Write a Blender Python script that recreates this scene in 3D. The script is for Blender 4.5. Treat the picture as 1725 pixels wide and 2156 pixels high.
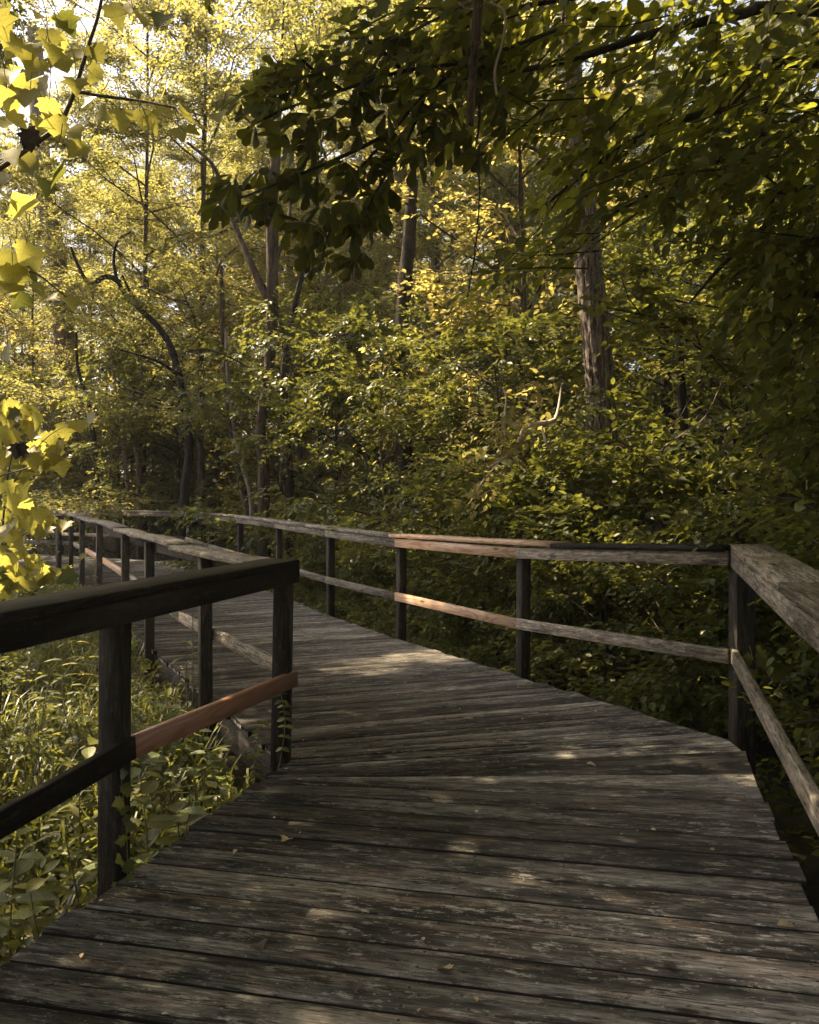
import bpy, math, random
import numpy as np
from mathutils import Vector, Matrix

# ------------------------------------------------------------------ clearing
for o in list(bpy.data.objects):
    bpy.data.objects.remove(o)
S = bpy.context.scene
COL = S.collection
rng = np.random.default_rng(7)
random.seed(7)

# ------------------------------------------------------------------ camera, sky, sun, exposure
EYE = 1.5                 # camera height over the near deck
FOC, CX, HY = 1780.0, 862.5, 1040.0   # focal length, optical axis, horizon of the photograph (1725 x 2156 frame)
cam = bpy.data.cameras.new('camera')
cam.sensor_fit = 'VERTICAL'
cam.sensor_height = 36.0
cam.lens = 36.0 * FOC / 2156.0
cam.shift_y = -(1078.0 - HY) / 2156.0
cam.clip_start = 0.05
cam.clip_end = 600
camo = bpy.data.objects.new('camera', cam)
COL.objects.link(camo)
camo.location = (0, 0, EYE)
camo.rotation_euler = (math.radians(90), 0, 0)
S.camera = camo

SUN_AZ, SUN_EL = math.radians(-62), math.radians(55)   # azimuth from +Y towards +X (negative: left)
W = bpy.data.worlds.new('World')
S.world = W
W.use_nodes = True
nt = W.node_tree
nt.nodes.clear()
sky = nt.nodes.new('ShaderNodeTexSky')
sky.sky_type = 'NISHITA'
sky.sun_disc = False
sky.sun_elevation = SUN_EL
sky.sun_rotation = SUN_AZ
sky.air_density = 0.7
sky.dust_density = 4.5
sky.ozone_density = 0.3
bg = nt.nodes.new('ShaderNodeBackground')
bg.inputs['Strength'].default_value = 0.082
wo = nt.nodes.new('ShaderNodeOutputWorld')
nt.links.new(sky.outputs[0], bg.inputs[0])
nt.links.new(bg.outputs[0], wo.inputs[0])

sl = bpy.data.lights.new('sun', 'SUN')
sl.energy = 5.0
sl.angle = math.radians(0.53)
sl.color = (1.0, 0.79, 0.50)
so = bpy.data.objects.new('sun', sl)
COL.objects.link(so)
sd = Vector((math.sin(SUN_AZ) * math.cos(SUN_EL), math.cos(SUN_AZ) * math.cos(SUN_EL), math.sin(SUN_EL)))
so.rotation_euler = sd.to_track_quat('Z', 'Y').to_euler()
so.location = (-6, 4, 30)

vs = S.view_settings
S.display_settings.display_device = 'sRGB'
vs.view_transform = 'Standard'
vs.look = 'None'
vs.exposure = 2.15
vs.gamma = 1.0
vs.use_curve_mapping = False
S.render.engine = 'CYCLES'
cy = S.cycles
cy.max_bounces = 8
cy.diffuse_bounces = 6
cy.glossy_bounces = 2
cy.transmission_bounces = 6
cy.transparent_max_bounces = 4
cy.sample_clamp_indirect = 8
cy.use_denoising = True
cy.use_adaptive_sampling = False
cy.caustics_reflective = False
cy.caustics_refractive = False


# ------------------------------------------------------------------ helpers
def at(px, py, Y):
    """world point seen at (px, py) of the 1725 x 2156 frame at depth Y"""
    return Vector(((px - CX) / FOC * Y, Y, EYE - (py - HY) / FOC * Y))


def mesh_np(name, V, loops, sizes, mat, smooth=False):
    me = bpy.data.meshes.new(name)
    V = np.asarray(V, np.float32)
    loops = np.asarray(loops, np.int32)
    sizes = np.asarray(sizes, np.int32)
    me.vertices.add(len(V))
    me.vertices.foreach_set('co', V.ravel())
    me.loops.add(len(loops))
    me.loops.foreach_set('vertex_index', loops)
    me.polygons.add(len(sizes))
    st = np.zeros(len(sizes), np.int32)
    st[1:] = np.cumsum(sizes)[:-1]
    me.polygons.foreach_set('loop_start', st)
    if smooth:
        me.polygons.foreach_set('use_smooth', np.ones(len(sizes), bool))
    me.update(calc_edges=True)
    if mat is not None:
        me.materials.append(mat)
    return me


def obj(name, me, parent=None, M=None):
    o = bpy.data.objects.new(name, me)
    COL.objects.link(o)
    if parent is not None:
        o.parent = parent
        if M is not None:
            o.matrix_basis = Matrix.Translation(-parent.location) @ M
        else:
            o.matrix_basis = Matrix.Translation(-parent.location)
    elif M is not None:
        o.matrix_basis = M
    return o


def thing(name, label, cat, loc, group=None):
    o = bpy.data.objects.new(name, None)
    o.empty_display_size = 0.1
    COL.objects.link(o)
    o.location = loc
    o['label'] = label
    o['category'] = cat
    if group:
        o['group'] = group
    return o


def tag(o, label, cat, group=None):
    o['label'] = label
    o['category'] = cat
    if group:
        o['group'] = group
    return o


class Geo:
    """collects polygons for one mesh"""
    def __init__(self):
        self.V, self.L, self.S, self.n = [], [], [], 0

    def add(self, V, loops, sizes):
        self.V.append(np.asarray(V, float).reshape(-1, 3))
        self.L.append(np.asarray(loops, int) + self.n)
        self.S.append(np.asarray(sizes, int))
        self.n += len(self.V[-1])

    def mesh(self, name, mat, smooth=False):
        return mesh_np(name, np.concatenate(self.V), np.concatenate(self.L), np.concatenate(self.S), mat, smooth)


def tube(g, P, R, n=6, rough=0.0, rg=None, ridge=0.0):
    P = np.asarray(P, float)
    R = np.asarray(R, float)
    k = len(P)
    T = np.gradient(P, axis=0)
    T /= np.linalg.norm(T, axis=1)[:, None] + 1e-9
    ref = np.array([1.0, 0, 0]) if abs(T[0][0]) < 0.8 else np.array([0, 1.0, 0])
    A = np.zeros_like(P)
    for i in range(k):
        a = ref - T[i] * ref.dot(T[i])
        a /= np.linalg.norm(a) + 1e-9
        A[i] = a
        ref = a
    B = np.cross(T, A)
    th = np.arange(n) / n * 2 * math.pi
    rr = np.ones((k, n))
    if rough and rg is not None:
        rr += rough * rg.standard_normal((k, n))
    if ridge:
        zz = np.arange(k)[:, None] * 0.23
        t2 = (np.arange(n) / n * 2 * math.pi)[None, :]
        a_ = np.abs(np.sin(t2 * 5.5 + 0.5 * np.sin(zz * 0.9) + 0.4 * np.sin(zz * 2.3 + t2 * 3)))
        b_ = np.abs(np.sin(t2 * 11.5 + 1.3 + 0.7 * np.sin(zz * 1.7 + 2)))
        rr += ridge * (a_ * 1.2 + b_ * 0.8 - 1.1) + ridge * 0.5 * np.sin(zz * 6.1 + np.floor(t2 * 5.5 / math.pi) * 2.1)
    V = P[:, None, :] + (R[:, None] * rr)[:, :, None] * (np.cos(th)[None, :, None] * A[:, None, :] + np.sin(th)[None, :, None] * B[:, None, :])
    i = np.arange(k - 1)[:, None] * n
    j = np.arange(n)[None, :]
    j2 = (j + 1) % n
    q = np.stack([i + j, i + j2, i + n + j2, i + n + j], -1).reshape(-1)
    g.add(V.reshape(-1, 3), q, np.full((k - 1) * n, 4))
    g.add(V[-1], np.arange(n), [n])


def smooth_path(pts, n):
    """catmull-rom through control points"""
    pts = [np.array(p, float) for p in pts]
    if len(pts) == 2:
        return np.array([pts[0] + (pts[1] - pts[0]) * t for t in np.linspace(0, 1, n)])
    P = [2 * pts[0] - pts[1]] + pts + [2 * pts[-1] - pts[-2]]
    out = []
    m = len(pts) - 1
    for u in np.linspace(0, m, n):
        i = min(int(u), m - 1)
        t = u - i
        a, b, c, d = P[i], P[i + 1], P[i + 2], P[i + 3]
        out.append(0.5 * ((2 * b) + (c - a) * t + (2 * a - 5 * b + 4 * c - d) * t * t + (3 * b - a - 3 * c + d) * t ** 3))
    return np.array(out)


# ------------------------------------------------------------------ materials
def newmat(name):
    m = bpy.data.materials.new(name)
    m.use_nodes = True
    m.node_tree.nodes.clear()
    return m, m.node_tree.nodes, m.node_tree.links


def ramp(N, stops, interp='LINEAR'):
    r = N.new('ShaderNodeValToRGB')
    r.color_ramp.interpolation = interp
    e = r.color_ramp.elements
    while len(e) > 1:
        e.remove(e[-1])
    e[0].position, e[0].color = stops[0][0], (*stops[0][1], 1)
    for p, c in stops[1:]:
        x = e.new(p)
        x.color = (*c, 1)
    return r


def mixc(N, L, fac, a, b, mode='MIX'):
    m = N.new('ShaderNodeMix')
    m.data_type = 'RGBA'
    m.blend_type = mode
    for sock, v in ((m.inputs[0], fac), (m.inputs[6], a), (m.inputs[7], b)):
        if hasattr(v, 'is_linked'):
            L.new(v, sock)
        elif isinstance(v, (int, float)):
            sock.default_value = v
        else:
            sock.default_value = (*v, 1)
    return m.outputs[2]


def wood_coords(N, L, sx, sy):
    tc = N.new('ShaderNodeTexCoord')
    oi = N.new('ShaderNodeObjectInfo')
    ml = N.new('ShaderNodeMath')
    ml.operation = 'MULTIPLY'
    ml.inputs[1].default_value = 37.0
    L.new(oi.outputs['Random'], ml.inputs[0])
    add = N.new('ShaderNodeVectorMath')
    add.operation = 'ADD'
    L.new(tc.outputs['Object'], add.inputs[0])
    L.new(ml.outputs[0], add.inputs[1])
    out = []
    for a, b in zip(sx, sy):
        mp = N.new('ShaderNodeVectorMath')
        mp.operation = 'MULTIPLY'
        mp.inputs[1].default_value = (a, b, b)
        L.new(add.outputs[0], mp.inputs[0])
        out.append(mp.outputs[0])
    return out, oi


def noise(N, L, vec, scale=1.0, detail=6, rough=0.6, dist=0.0):
    t = N.new('ShaderNodeTexNoise')
    t.inputs['Scale'].default_value = scale
    t.inputs['Detail'].default_value = detail
    t.inputs['Roughness'].default_value = rough
    t.inputs['Distortion'].default_value = dist
    L.new(vec, t.inputs['Vector'])
    return t.outputs['Fac']


def old_wood(name, dark, mid, light, warm, var=0.25, moss=0.0, rough=0.72, spec=0.18):
    m, N, L = newmat(name)
    # coordinates: long fibres, board-length stains, small flakes, cracks, knots, specks
    (cg, cf, cs, cl, cc, ck, cd), oi = wood_coords(N, L, (5.0, 16.0, 1.3, 9.0, 1.1, 1.9, 26.0), (60.0, 130.0, 7.0, 30.0, 34.0, 6.5, 40.0))
    mean2 = lambda a_, b_, t_: tuple(x * (1 - t_) + y * t_ for x, y in zip(a_, b_))
    stain = noise(N, L, cs, 1, 7, 0.62, 0.15)
    r1 = ramp(N, [(0.34, mean2(dark, mid, 0.25)), (0.46, mid), (0.56, mean2(mid, light, 0.35)), (0.68, mean2(mid, light, 0.65))])
    L.new(stain, r1.inputs[0])
    c = r1.outputs[0]

    def over(c, src, lo, hi, amt, col):
        r_ = ramp(N, [(lo, (0, 0, 0)), (hi, (amt, amt, amt))])
        L.new(src, r_.inputs[0])
        return mixc(N, L, r_.outputs[0], c, col)

    def times(c, src, stops):
        r_ = ramp(N, stops)
        L.new(src, r_.inputs[0])
        return mixc(N, L, 1.0, c, r_.outputs[0], 'MULTIPLY')
    c = over(c, noise(N, L, cs, 2.3, 6, 0.65), 0.54, 0.66, 0.65, warm)
    flake = noise(N, L, cl, 1, 10, 0.78)
    c = over(c, flake, 0.55, 0.585, 0.75, light)
    c = over(c, noise(N, L, cl, 0.61, 10, 0.78), 0.56, 0.60, 0.75, dark)
    grain = noise(N, L, cg, 1, 5, 0.65)
    c = times(c, grain, [(0.38, (0.55, 0.55, 0.55)), (0.5, (1, 1, 1)), (0.62, (1.3, 1.3, 1.3))])
    fine = noise(N, L, cf, 1, 3, 0.6)
    c = times(c, fine, [(0.36, (0.6, 0.6, 0.6)), (0.5, (1, 1, 1)), (0.64, (1.28, 1.28, 1.28))])
    speck = noise(N, L, cd, 1, 4, 0.75)
    c = over(c, speck, 0.63, 0.66, 0.8, tuple(x * 0.5 for x in dark))
    c = over(c, noise(N, L, cd, 1.37, 4, 0.75), 0.645, 0.67, 0.7, tuple(min(1, x * 1.2) for x in light))
    crack = noise(N, L, cc, 1, 2, 0.4)
    # cracks: thin lines where the noise passes its middle
    ds = N.new('ShaderNodeMath')
    ds.operation = 'SUBTRACT'
    L.new(crack, ds.inputs[0])
    ds.inputs[1].default_value = 0.56
    ab = N.new('ShaderNodeMath')
    ab.operation = 'ABSOLUTE'
    L.new(ds.outputs[0], ab.inputs[0])
    c = times(c, ab.outputs[0], [(0.004, (0.15, 0.15, 0.15)), (0.010, (1, 1, 1))])
    vor = N.new('ShaderNodeTexVoronoi')
    vor.inputs['Scale'].default_value = 1.0
    L.new(ck, vor.inputs['Vector'])
    c = times(c, vor.outputs['Distance'], [(0.05, (0.18, 0.16, 0.13)), (0.09, (0.75, 0.7, 0.65)), (0.11, (0.5, 0.47, 0.43)), (0.13, (1, 1, 1))])
    c = times(c, oi.outputs['Random'], [(0.0, (1 - var, 1 - var * 1.05, 1 - var * 1.1)), (0.5, (1, 1, 1)), (1.0, (1 + var * 1.25, 1 + var * 1.1, 1 + var))])
    if moss:
        c = over(c, noise(N, L, cs, 4.1, 4, 0.6), 0.55, 0.7, moss, (0.05, 0.065, 0.02))
    b = N.new('ShaderNodeBsdfPrincipled')
    L.new(c, b.inputs['Base Color'])
    b.inputs['Roughness'].default_value = rough
    b.inputs['Specular IOR Level'].default_value = spec
    hs = N.new('ShaderNodeMath')
    hs.operation = 'ADD'
    L.new(grain, hs.inputs[0])
    L.new(flake, hs.inputs[1])
    bp = N.new('ShaderNodeBump')
    bp.inputs['Strength'].default_value = 0.6
    bp.inputs['Distance'].default_value = 0.004
    L.new(hs.outputs[0], bp.inputs['Height'])
    L.new(bp.outputs[0], b.inputs['Normal'])
    o = N.new('ShaderNodeOutputMaterial')
    L.new(b.outputs[0], o.inputs[0])
    return m


def new_wood(name, light, dark, knot):
    m, N, L = newmat(name)
    (cr, cg, ck), oi = wood_coords(N, L, (0.9, 2.0, 2.0), (7, 60, 9))
    n = noise(N, L, cr, 1, 2, 0.45, 0.3)
    ml = N.new('ShaderNodeMath')
    ml.operation = 'MULTIPLY'
    ml.inputs[1].default_value = 70
    L.new(n, ml.inputs[0])
    sn = N.new('ShaderNodeMath')
    sn.operation = 'SINE'
    L.new(ml.outputs[0], sn.inputs[0])
    r = ramp(N, [(0.0, light), (0.55, light), (0.9, dark)])
    mr = N.new('ShaderNodeMapRange')
    mr.inputs[1].default_value = -1
    L.new(sn.outputs[0], mr.inputs[0])
    L.new(mr.outputs[0], r.inputs[0])
    g = noise(N, L, cg, 1, 5, 0.6)
    gr = ramp(N, [(0.3, (0.78, 0.76, 0.74)), (0.6, (1.08, 1.06, 1.04))])
    L.new(g, gr.inputs[0])
    c = mixc(N, L, 1.0, r.outputs[0], gr.outputs[0], 'MULTIPLY')
    vor = N.new('ShaderNodeTexVoronoi')
    L.new(ck, vor.inputs['Vector'])
    vor.inputs['Scale'].default_value = 1
    kr = ramp(N, [(0.05, (1, 1, 1)), (0.1, (0.5, 0.5, 0.5)), (0.13, (0, 0, 0))])
    L.new(vor.outputs['Distance'], kr.inputs[0])
    c = mixc(N, L, kr.outputs[0], c, knot)
    b = N.new('ShaderNodeBsdfPrincipled')
    L.new(c, b.inputs['Base Color'])
    b.inputs['Roughness'].default_value = 0.42
    bp = N.new('ShaderNodeBump')
    bp.inputs['Strength'].default_value = 0.25
    bp.inputs['Distance'].default_value = 0.002
    L.new(g, bp.inputs['Height'])
    L.new(bp.outputs[0], b.inputs['Normal'])
    o = N.new('ShaderNodeOutputMaterial')
    L.new(b.outputs[0], o.inputs[0])
    return m


def leaf_mat(name, stops, trans, tfac=0.45, rough=0.42, spec=0.45, veins=False):
    """stops: reflectance over the leaves' random value; trans: colour of light passing through"""
    m, N, L = newmat(name)
    oi = N.new('ShaderNodeObjectInfo')
    ge = N.new('ShaderNodeNewGeometry')
    ad = N.new('ShaderNodeMath')
    ad.operation = 'ADD'
    L.new(oi.outputs['Random'], ad.inputs[0])
    L.new(ge.outputs['Random Per Island'], ad.inputs[1])
    fr = N.new('ShaderNodeMath')
    fr.operation = 'FRACT'
    L.new(ad.outputs[0], fr.inputs[0])
    r = ramp(N, stops)
    L.new(fr.outputs[0], r.inputs[0])
    tcn = N.new('ShaderNodeTexCoord')
    nz = noise(N, L, tcn.outputs['Object'], 22.0, 3, 0.6)
    nr = ramp(N, [(0.3, (0.75, 0.75, 0.7)), (0.7, (1.2, 1.2, 1.1))])
    L.new(nz, nr.inputs[0])
    c = mixc(N, L, 1.0, r.outputs[0], nr.outputs[0], 'MULTIPLY')
    tv = ramp(N, [(0.0, tuple(x * 0.7 for x in trans)), (1.0, tuple(min(1, x * 1.2) for x in trans))])
    L.new(fr.outputs[0], tv.inputs[0])
    tc_ = mixc(N, L, 1.0, tv.outputs[0], nr.outputs[0], 'MULTIPLY')
    if veins:
        # midrib and side veins drawn in the leaf's own coordinates (x across, y along, length 1)
        sp_ = N.new('ShaderNodeSeparateXYZ')
        L.new(tcn.outputs['Object'], sp_.inputs[0])

        def mth(op, a, b_=None):
            n_ = N.new('ShaderNodeMath')
            n_.operation = op
            for k_, x_ in enumerate((a, b_)):
                if x_ is None:
                    continue
                if isinstance(x_, (int, float)):
                    n_.inputs[k_].default_value = x_
                else:
                    L.new(x_, n_.inputs[k_])
            return n_.outputs[0]
        ax_ = mth('ABSOLUTE', sp_.outputs[0])
        rib = mth('LESS_THAN', ax_, 0.016)
        side_ = mth('GREATER_THAN', mth('SINE', mth('MULTIPLY', mth('SUBTRACT', sp_.outputs[1], mth('MULTIPLY', ax_, 0.9)), 40.0)), 0.93)
        vf = mth('MULTIPLY', mth('MAXIMUM', rib, side_), 0.6)
        c = mixc(N, L, vf, c, tuple(min(1, x * 1.9) for x in stops[-1][1]))
        tc_ = mixc(N, L, vf, tc_, tuple(x * 0.55 for x in trans))
        # brown blemishes
        bl = noise(N, L, tcn.outputs['Object'], 5.0, 4, 0.7)
        blr = ramp(N, [(0.66, (0, 0, 0)), (0.72, (0.7, 0.7, 0.7))])
        L.new(bl, blr.inputs[0])
        c = mixc(N, L, blr.outputs[0], c, (0.10, 0.06, 0.02))
        tc_ = mixc(N, L, blr.outputs[0], tc_, (0.16, 0.09, 0.02))
    b = N.new('ShaderNodeBsdfPrincipled')
    L.new(c, b.inputs['Base Color'])
    b.inputs['Roughness'].default_value = rough
    b.inputs['Specular IOR Level'].default_value = spec
    t = N.new('ShaderNodeBsdfTranslucent')
    L.new(tc_, t.inputs[0])
    mx = N.new('ShaderNodeMixShader')
    mx.inputs[0].default_value = tfac
    L.new(b.outputs[0], mx.inputs[1])
    L.new(t.outputs[0], mx.inputs[2])
    o = N.new('ShaderNodeOutputMaterial')
    L.new(mx.outputs[0], o.inputs[0])
    return m


def bark_mat(name, dark, light, scale=1.0, ridge=9.0, bump=0.02):
    m, N, L = newmat(name)
    tc = N.new('ShaderNodeTexCoord')
    mp = N.new('ShaderNodeVectorMath')
    mp.operation = 'MULTIPLY'
    mp.inputs[1].default_value = (ridge * scale, ridge * scale, 1.3 * scale)
    L.new(tc.outputs['Object'], mp.inputs[0])
    a = noise(N, L, mp.outputs[0], 1.6, 6, 0.65, 0.8)
    b_ = noise(N, L, tc.outputs['Object'], 14 * scale, 6, 0.7)
    r = ramp(N, [(0.36, dark), (0.5, tuple((x + y) / 2 for x, y in zip(dark, light))), (0.62, light)])
    L.new(a, r.inputs[0])
    r2 = ramp(N, [(0.3, (0.6, 0.6, 0.6)), (0.7, (1.25, 1.25, 1.25))])
    L.new(b_, r2.inputs[0])
    c = mixc(N, L, 1.0, r.outputs[0], r2.outputs[0], 'MULTIPLY')
    b = N.new('ShaderNodeBsdfPrincipled')
    L.new(c, b.inputs['Base Color'])
    b.inputs['Roughness'].default_value = 0.85
    b.inputs['Specular IOR Level'].default_value = 0.2
    bp = N.new('ShaderNodeBump')
    bp.inputs['Strength'].default_value = 0.9
    bp.inputs['Distance'].default_value = bump
    L.new(a, bp.inputs['Height'])
    L.new(bp.outputs[0], b.inputs['Normal'])
    o = N.new('ShaderNodeOutputMaterial')
    L.new(b.outputs[0], o.inputs[0])
    return m


def plain(name, col, rough=0.7):
    m, N, L = newmat(name)
    tc = N.new('ShaderNodeTexCoord')
    n = noise(N, L, tc.outputs['Object'], 30, 4, 0.6)
    r = ramp(N, [(0.3, tuple(x * 0.7 for x in col)), (0.7, tuple(x * 1.2 for x in col))])
    L.new(n, r.inputs[0])
    b = N.new('ShaderNodeBsdfPrincipled')
    L.new(r.outputs[0], b.inputs['Base Color'])
    b.inputs['Roughness'].default_value = rough
    o = N.new('ShaderNodeOutputMaterial')
    L.new(b.outputs[0], o.inputs[0])
    return m


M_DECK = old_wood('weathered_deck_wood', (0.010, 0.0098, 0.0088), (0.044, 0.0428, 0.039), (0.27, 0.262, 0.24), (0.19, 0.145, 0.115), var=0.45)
M_RAIL = old_wood('weathered_rail_wood', (0.065, 0.058, 0.048), (0.20, 0.178, 0.147), (0.36, 0.325, 0.27), (0.26, 0.195, 0.14), moss=0.2)
M_EDGE = plain('gap_shade_edge', (0.010, 0.009, 0.007), 0.9)  # plank sides: shade of the gaps put into the colour; nail heads share it
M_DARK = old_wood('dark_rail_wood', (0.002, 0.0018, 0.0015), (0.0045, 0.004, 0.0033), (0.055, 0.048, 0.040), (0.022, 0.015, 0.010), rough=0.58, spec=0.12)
M_POST = old_wood('post_wood', (0.014, 0.012, 0.010), (0.035, 0.031, 0.025), (0.085, 0.075, 0.062), (0.06, 0.044, 0.03))
M_NEW = new_wood('new_pine', (0.62, 0.43, 0.30), (0.47, 0.285, 0.175), (0.14, 0.07, 0.04))
M_RED = new_wood('new_red_pine', (0.30, 0.15, 0.085), (0.24, 0.11, 0.06), (0.10, 0.05, 0.03))
OLIVE = [(0.0, (0.042, 0.055, 0.014)), (0.45, (0.066, 0.082, 0.019)), (0.8, (0.095, 0.108, 0.024)), (1.0, (0.14, 0.135, 0.03))]
M_LEAF = leaf_mat('leaf_olive', OLIVE, (0.29, 0.30, 0.05), 0.42, 0.5, 0.35)
M_LEAFY = leaf_mat('leaf_yellow', [(0.0, (0.10, 0.095, 0.02)), (0.6, (0.155, 0.14, 0.035)), (1.0, (0.21, 0.185, 0.055))], (0.58, 0.50, 0.15), 0.55, 0.5, 0.35)
M_FAR = leaf_mat('leaf_far_pale', [(0.0, (0.070, 0.082, 0.028)), (0.6, (0.105, 0.115, 0.043)), (1.0, (0.15, 0.148, 0.065))], (0.45, 0.425, 0.12), 0.5, 0.55, 0.3)
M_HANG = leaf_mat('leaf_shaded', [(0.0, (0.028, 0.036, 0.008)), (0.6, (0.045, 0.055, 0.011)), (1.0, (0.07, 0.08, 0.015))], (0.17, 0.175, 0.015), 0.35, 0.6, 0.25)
M_SYC = leaf_mat('leaf_sycamore', [(0.0, (0.11, 0.11, 0.018)), (0.6, (0.16, 0.155, 0.025)), (1.0, (0.21, 0.19, 0.04))], (0.60, 0.56, 0.12), 0.55, 0.42, 0.45, True)
M_LEAFD = leaf_mat('leaf_dark', [(0.0, (0.048, 0.060, 0.014)), (0.6, (0.080, 0.095, 0.020)), (1.0, (0.12, 0.13, 0.028))], (0.30, 0.31, 0.035), 0.48, 0.6, 0.25)
M_LEAFB = leaf_mat('leaf_blue_green', [(0.0, (0.055, 0.07, 0.025)), (0.6, (0.085, 0.105, 0.035)), (1.0, (0.12, 0.14, 0.05))], (0.28, 0.29, 0.05), 0.38, 0.42, 0.45)
M_WEEDB = leaf_mat('weed_blue_green', [(0.0, (0.06, 0.08, 0.03)), (0.6, (0.09, 0.115, 0.042)), (1.0, (0.125, 0.15, 0.06))], (0.26, 0.28, 0.05), 0.35, 0.4, 0.45, True)
M_WEED = leaf_mat('weed_olive', OLIVE, (0.34, 0.31, 0.05), 0.4, 0.45, 0.4, True)
M_GRASS = leaf_mat('grass_blade', [(0.0, (0.035, 0.045, 0.012)), (0.6, (0.06, 0.072, 0.02)), (1.0, (0.13, 0.12, 0.045))], (0.24, 0.25, 0.045), 0.4)
M_BARK = bark_mat('bark_grey_brown', (0.028, 0.021, 0.014), (0.12, 0.09, 0.065))
M_BARKP = bark_mat('bark_shaggy', (0.03, 0.022, 0.018), (0.34, 0.28, 0.245), 1.6, 12.0, 0.05)
M_BARKD = bark_mat('bark_dark', (0.012, 0.010, 0.008), (0.05, 0.042, 0.034))
M_BARKL = bark_mat('bark_pale', (0.14, 0.11, 0.085), (0.38, 0.31, 0.25))
M_PALE = plain('bare_pale_wood', (0.55, 0.46, 0.38))
M_STEM = plain('green_stem', (0.13, 0.12, 0.04))
M_STEMD = plain('brown_twig', (0.05, 0.038, 0.028))
M_DEADL = plain('withered_leaf', (0.03, 0.018, 0.012))
M_FALL = leaf_mat('fallen_leaf', [(0.0, (0.35, 0.25, 0.14)), (1.0, (0.5, 0.42, 0.3))], (0.3, 0.2, 0.08), 0.2)

# ------------------------------------------------------------------ boards
BOX_CH = 0.004


def board_mesh(Ln, w, h, mat, sag=0.0, n=1, ch=BOX_CH, wob=0.0, skew0=0.0, skew1=0.0):
    """chamfered board along local x, centred across y and z; skew: plan shift of the ends per metre of width"""
    a, b = w / 2, h / 2
    c = min(ch, a * 0.4, b * 0.4)
    prof = [(-a, -b + c), (-a + c, -b), (a - c, -b), (a, -b + c), (a, b - c), (a - c, b), (-a + c, b), (-a, b - c)]
    V = []
    for i in range(n + 1):
        t = i / n
        x = -Ln / 2 + Ln * t
        dz = -sag * math.sin(math.pi * t) + (random.uniform(-wob, wob) if 0 < i < n else 0)
        sk = skew0 * (1 - t) + skew1 * t
        for (y, z) in prof:
            V.append((x + sk * y, y, z + dz))
    L, Z = [], []
    for i in range(n):
        for j in range(8):
            k = (j + 1) % 8
            L += [i * 8 + j, (i + 1) * 8 + j, (i + 1) * 8 + k, i * 8 + k]
            Z.append(4)
    L += list(range(8)) + [n * 8 + j for j in range(7, -1, -1)]
    Z += [8, 8]
    return mesh_np('board', V, L, Z, mat)


def frame(p0, p1, side):
    """matrix with x along p0->p1, y near `side`, at the middle"""
    p0, p1 = Vector(p0), Vector(p1)
    x = (p1 - p0).normalized()
    y = Vector(side)
    y = (y - x * y.dot(x)).normalized()
    z = x.cross(y)
    M = Matrix((x, y, z)).transposed().to_4x4()
    M.translation = (p0 + p1) / 2
    return M


def board(name, p0, p1, w, h, mat, parent, side, sag=0.0, n=1, label=None, **kw):
    me = board_mesh((Vector(p1) - Vector(p0)).length, w, h, mat, sag, n, **kw)
    o = obj(name, me, parent, frame(p0, p1, side))
    if label:
        o['label'] = label
    return o


# ------------------------------------------------------------------ ground
def path_dist(x, y):
    """rough distance from the boardwalk's centre line"""
    pts = [(-0.6, -3.0), (0.65, 4.9), (-6.2, 18.9), (-16, 24.5)]
    d = np.full(np.shape(x), 1e9)
    for (a, b), (c, e) in zip(pts[:-1], pts[1:]):
        ux, uy = c - a, e - b
        l2 = ux * ux + uy * uy
        t = np.clip(((x - a) * ux + (y - b) * uy) / l2, 0, 1)
        d = np.minimum(d, np.hypot(x - a - ux * t, y - b - uy * t))
    return d


def ground_z(x, y):
    x = np.asarray(x, float)
    y = np.asarray(y, float)
    d = path_dist(x, y)
    z = -0.75 + 0.06 * np.sin(x * 1.7 + 0.6) * np.cos(y * 1.3) + 0.12 * np.sin(x * 0.31 + y * 0.23)
    right = x * 0.9 + y * 0.43 - 4.0          # metres outside the right railing
    z = z + np.clip(right - 2.0, 0, 60) * 0.13 + np.clip(y - 26, 0, 80) * 0.05
    return z


gx = np.concatenate([np.linspace(-260, -14, 40), np.linspace(-13.6, 16, 90), np.linspace(17, 260, 40)])
gy = np.concatenate([np.linspace(-200, -5, 25), np.linspace(-4.5, 30, 100), np.linspace(31, 380, 50)])
GX, GY = np.meshgrid(gx, gy)
GZ = ground_z(np.clip(GX, -70, 70), np.clip(GY, -40, 90))
nx_, ny_ = len(gx), len(gy)
ii = (np.arange(ny_ - 1)[:, None] * nx_ + np.arange(nx_ - 1)[None, :])
q = np.stack([ii, ii + 1, ii + 1 + nx_, ii + nx_], -1).reshape(-1)
mg, N, L = newmat('leaf_litter')
tc = N.new('ShaderNodeTexCoord')
n1 = noise(N, L, tc.outputs['Object'], 9.0, 8, 0.7)
n2 = noise(N, L, tc.outputs['Object'], 0.9, 5, 0.6)
r1 = ramp(N, [(0.35, (0.018, 0.014, 0.009)), (0.5, (0.05, 0.038, 0.024)), (0.66, (0.12, 0.085, 0.05))])
L.new(n1, r1.inputs[0])
r2 = ramp(N, [(0.4, (0, 0, 0)), (0.65, (0.6, 0.6, 0.6))])
L.new(n2, r2.inputs[0])
cc = mixc(N, L, r2.outputs[0], r1.outputs[0], (0.035, 0.042, 0.012))
b = N.new('ShaderNodeBsdfPrincipled')
L.new(cc, b.inputs['Base Color'])
b.inputs['Roughness'].default_value = 0.95
bp = N.new('ShaderNodeBump')
bp.inputs['Distance'].default_value = 0.05
L.new(n1, bp.inputs['Height'])
L.new(bp.outputs[0], b.inputs['Normal'])
o_ = N.new('ShaderNodeOutputMaterial')
L.new(b.outputs[0], o_.inputs[0])
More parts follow.
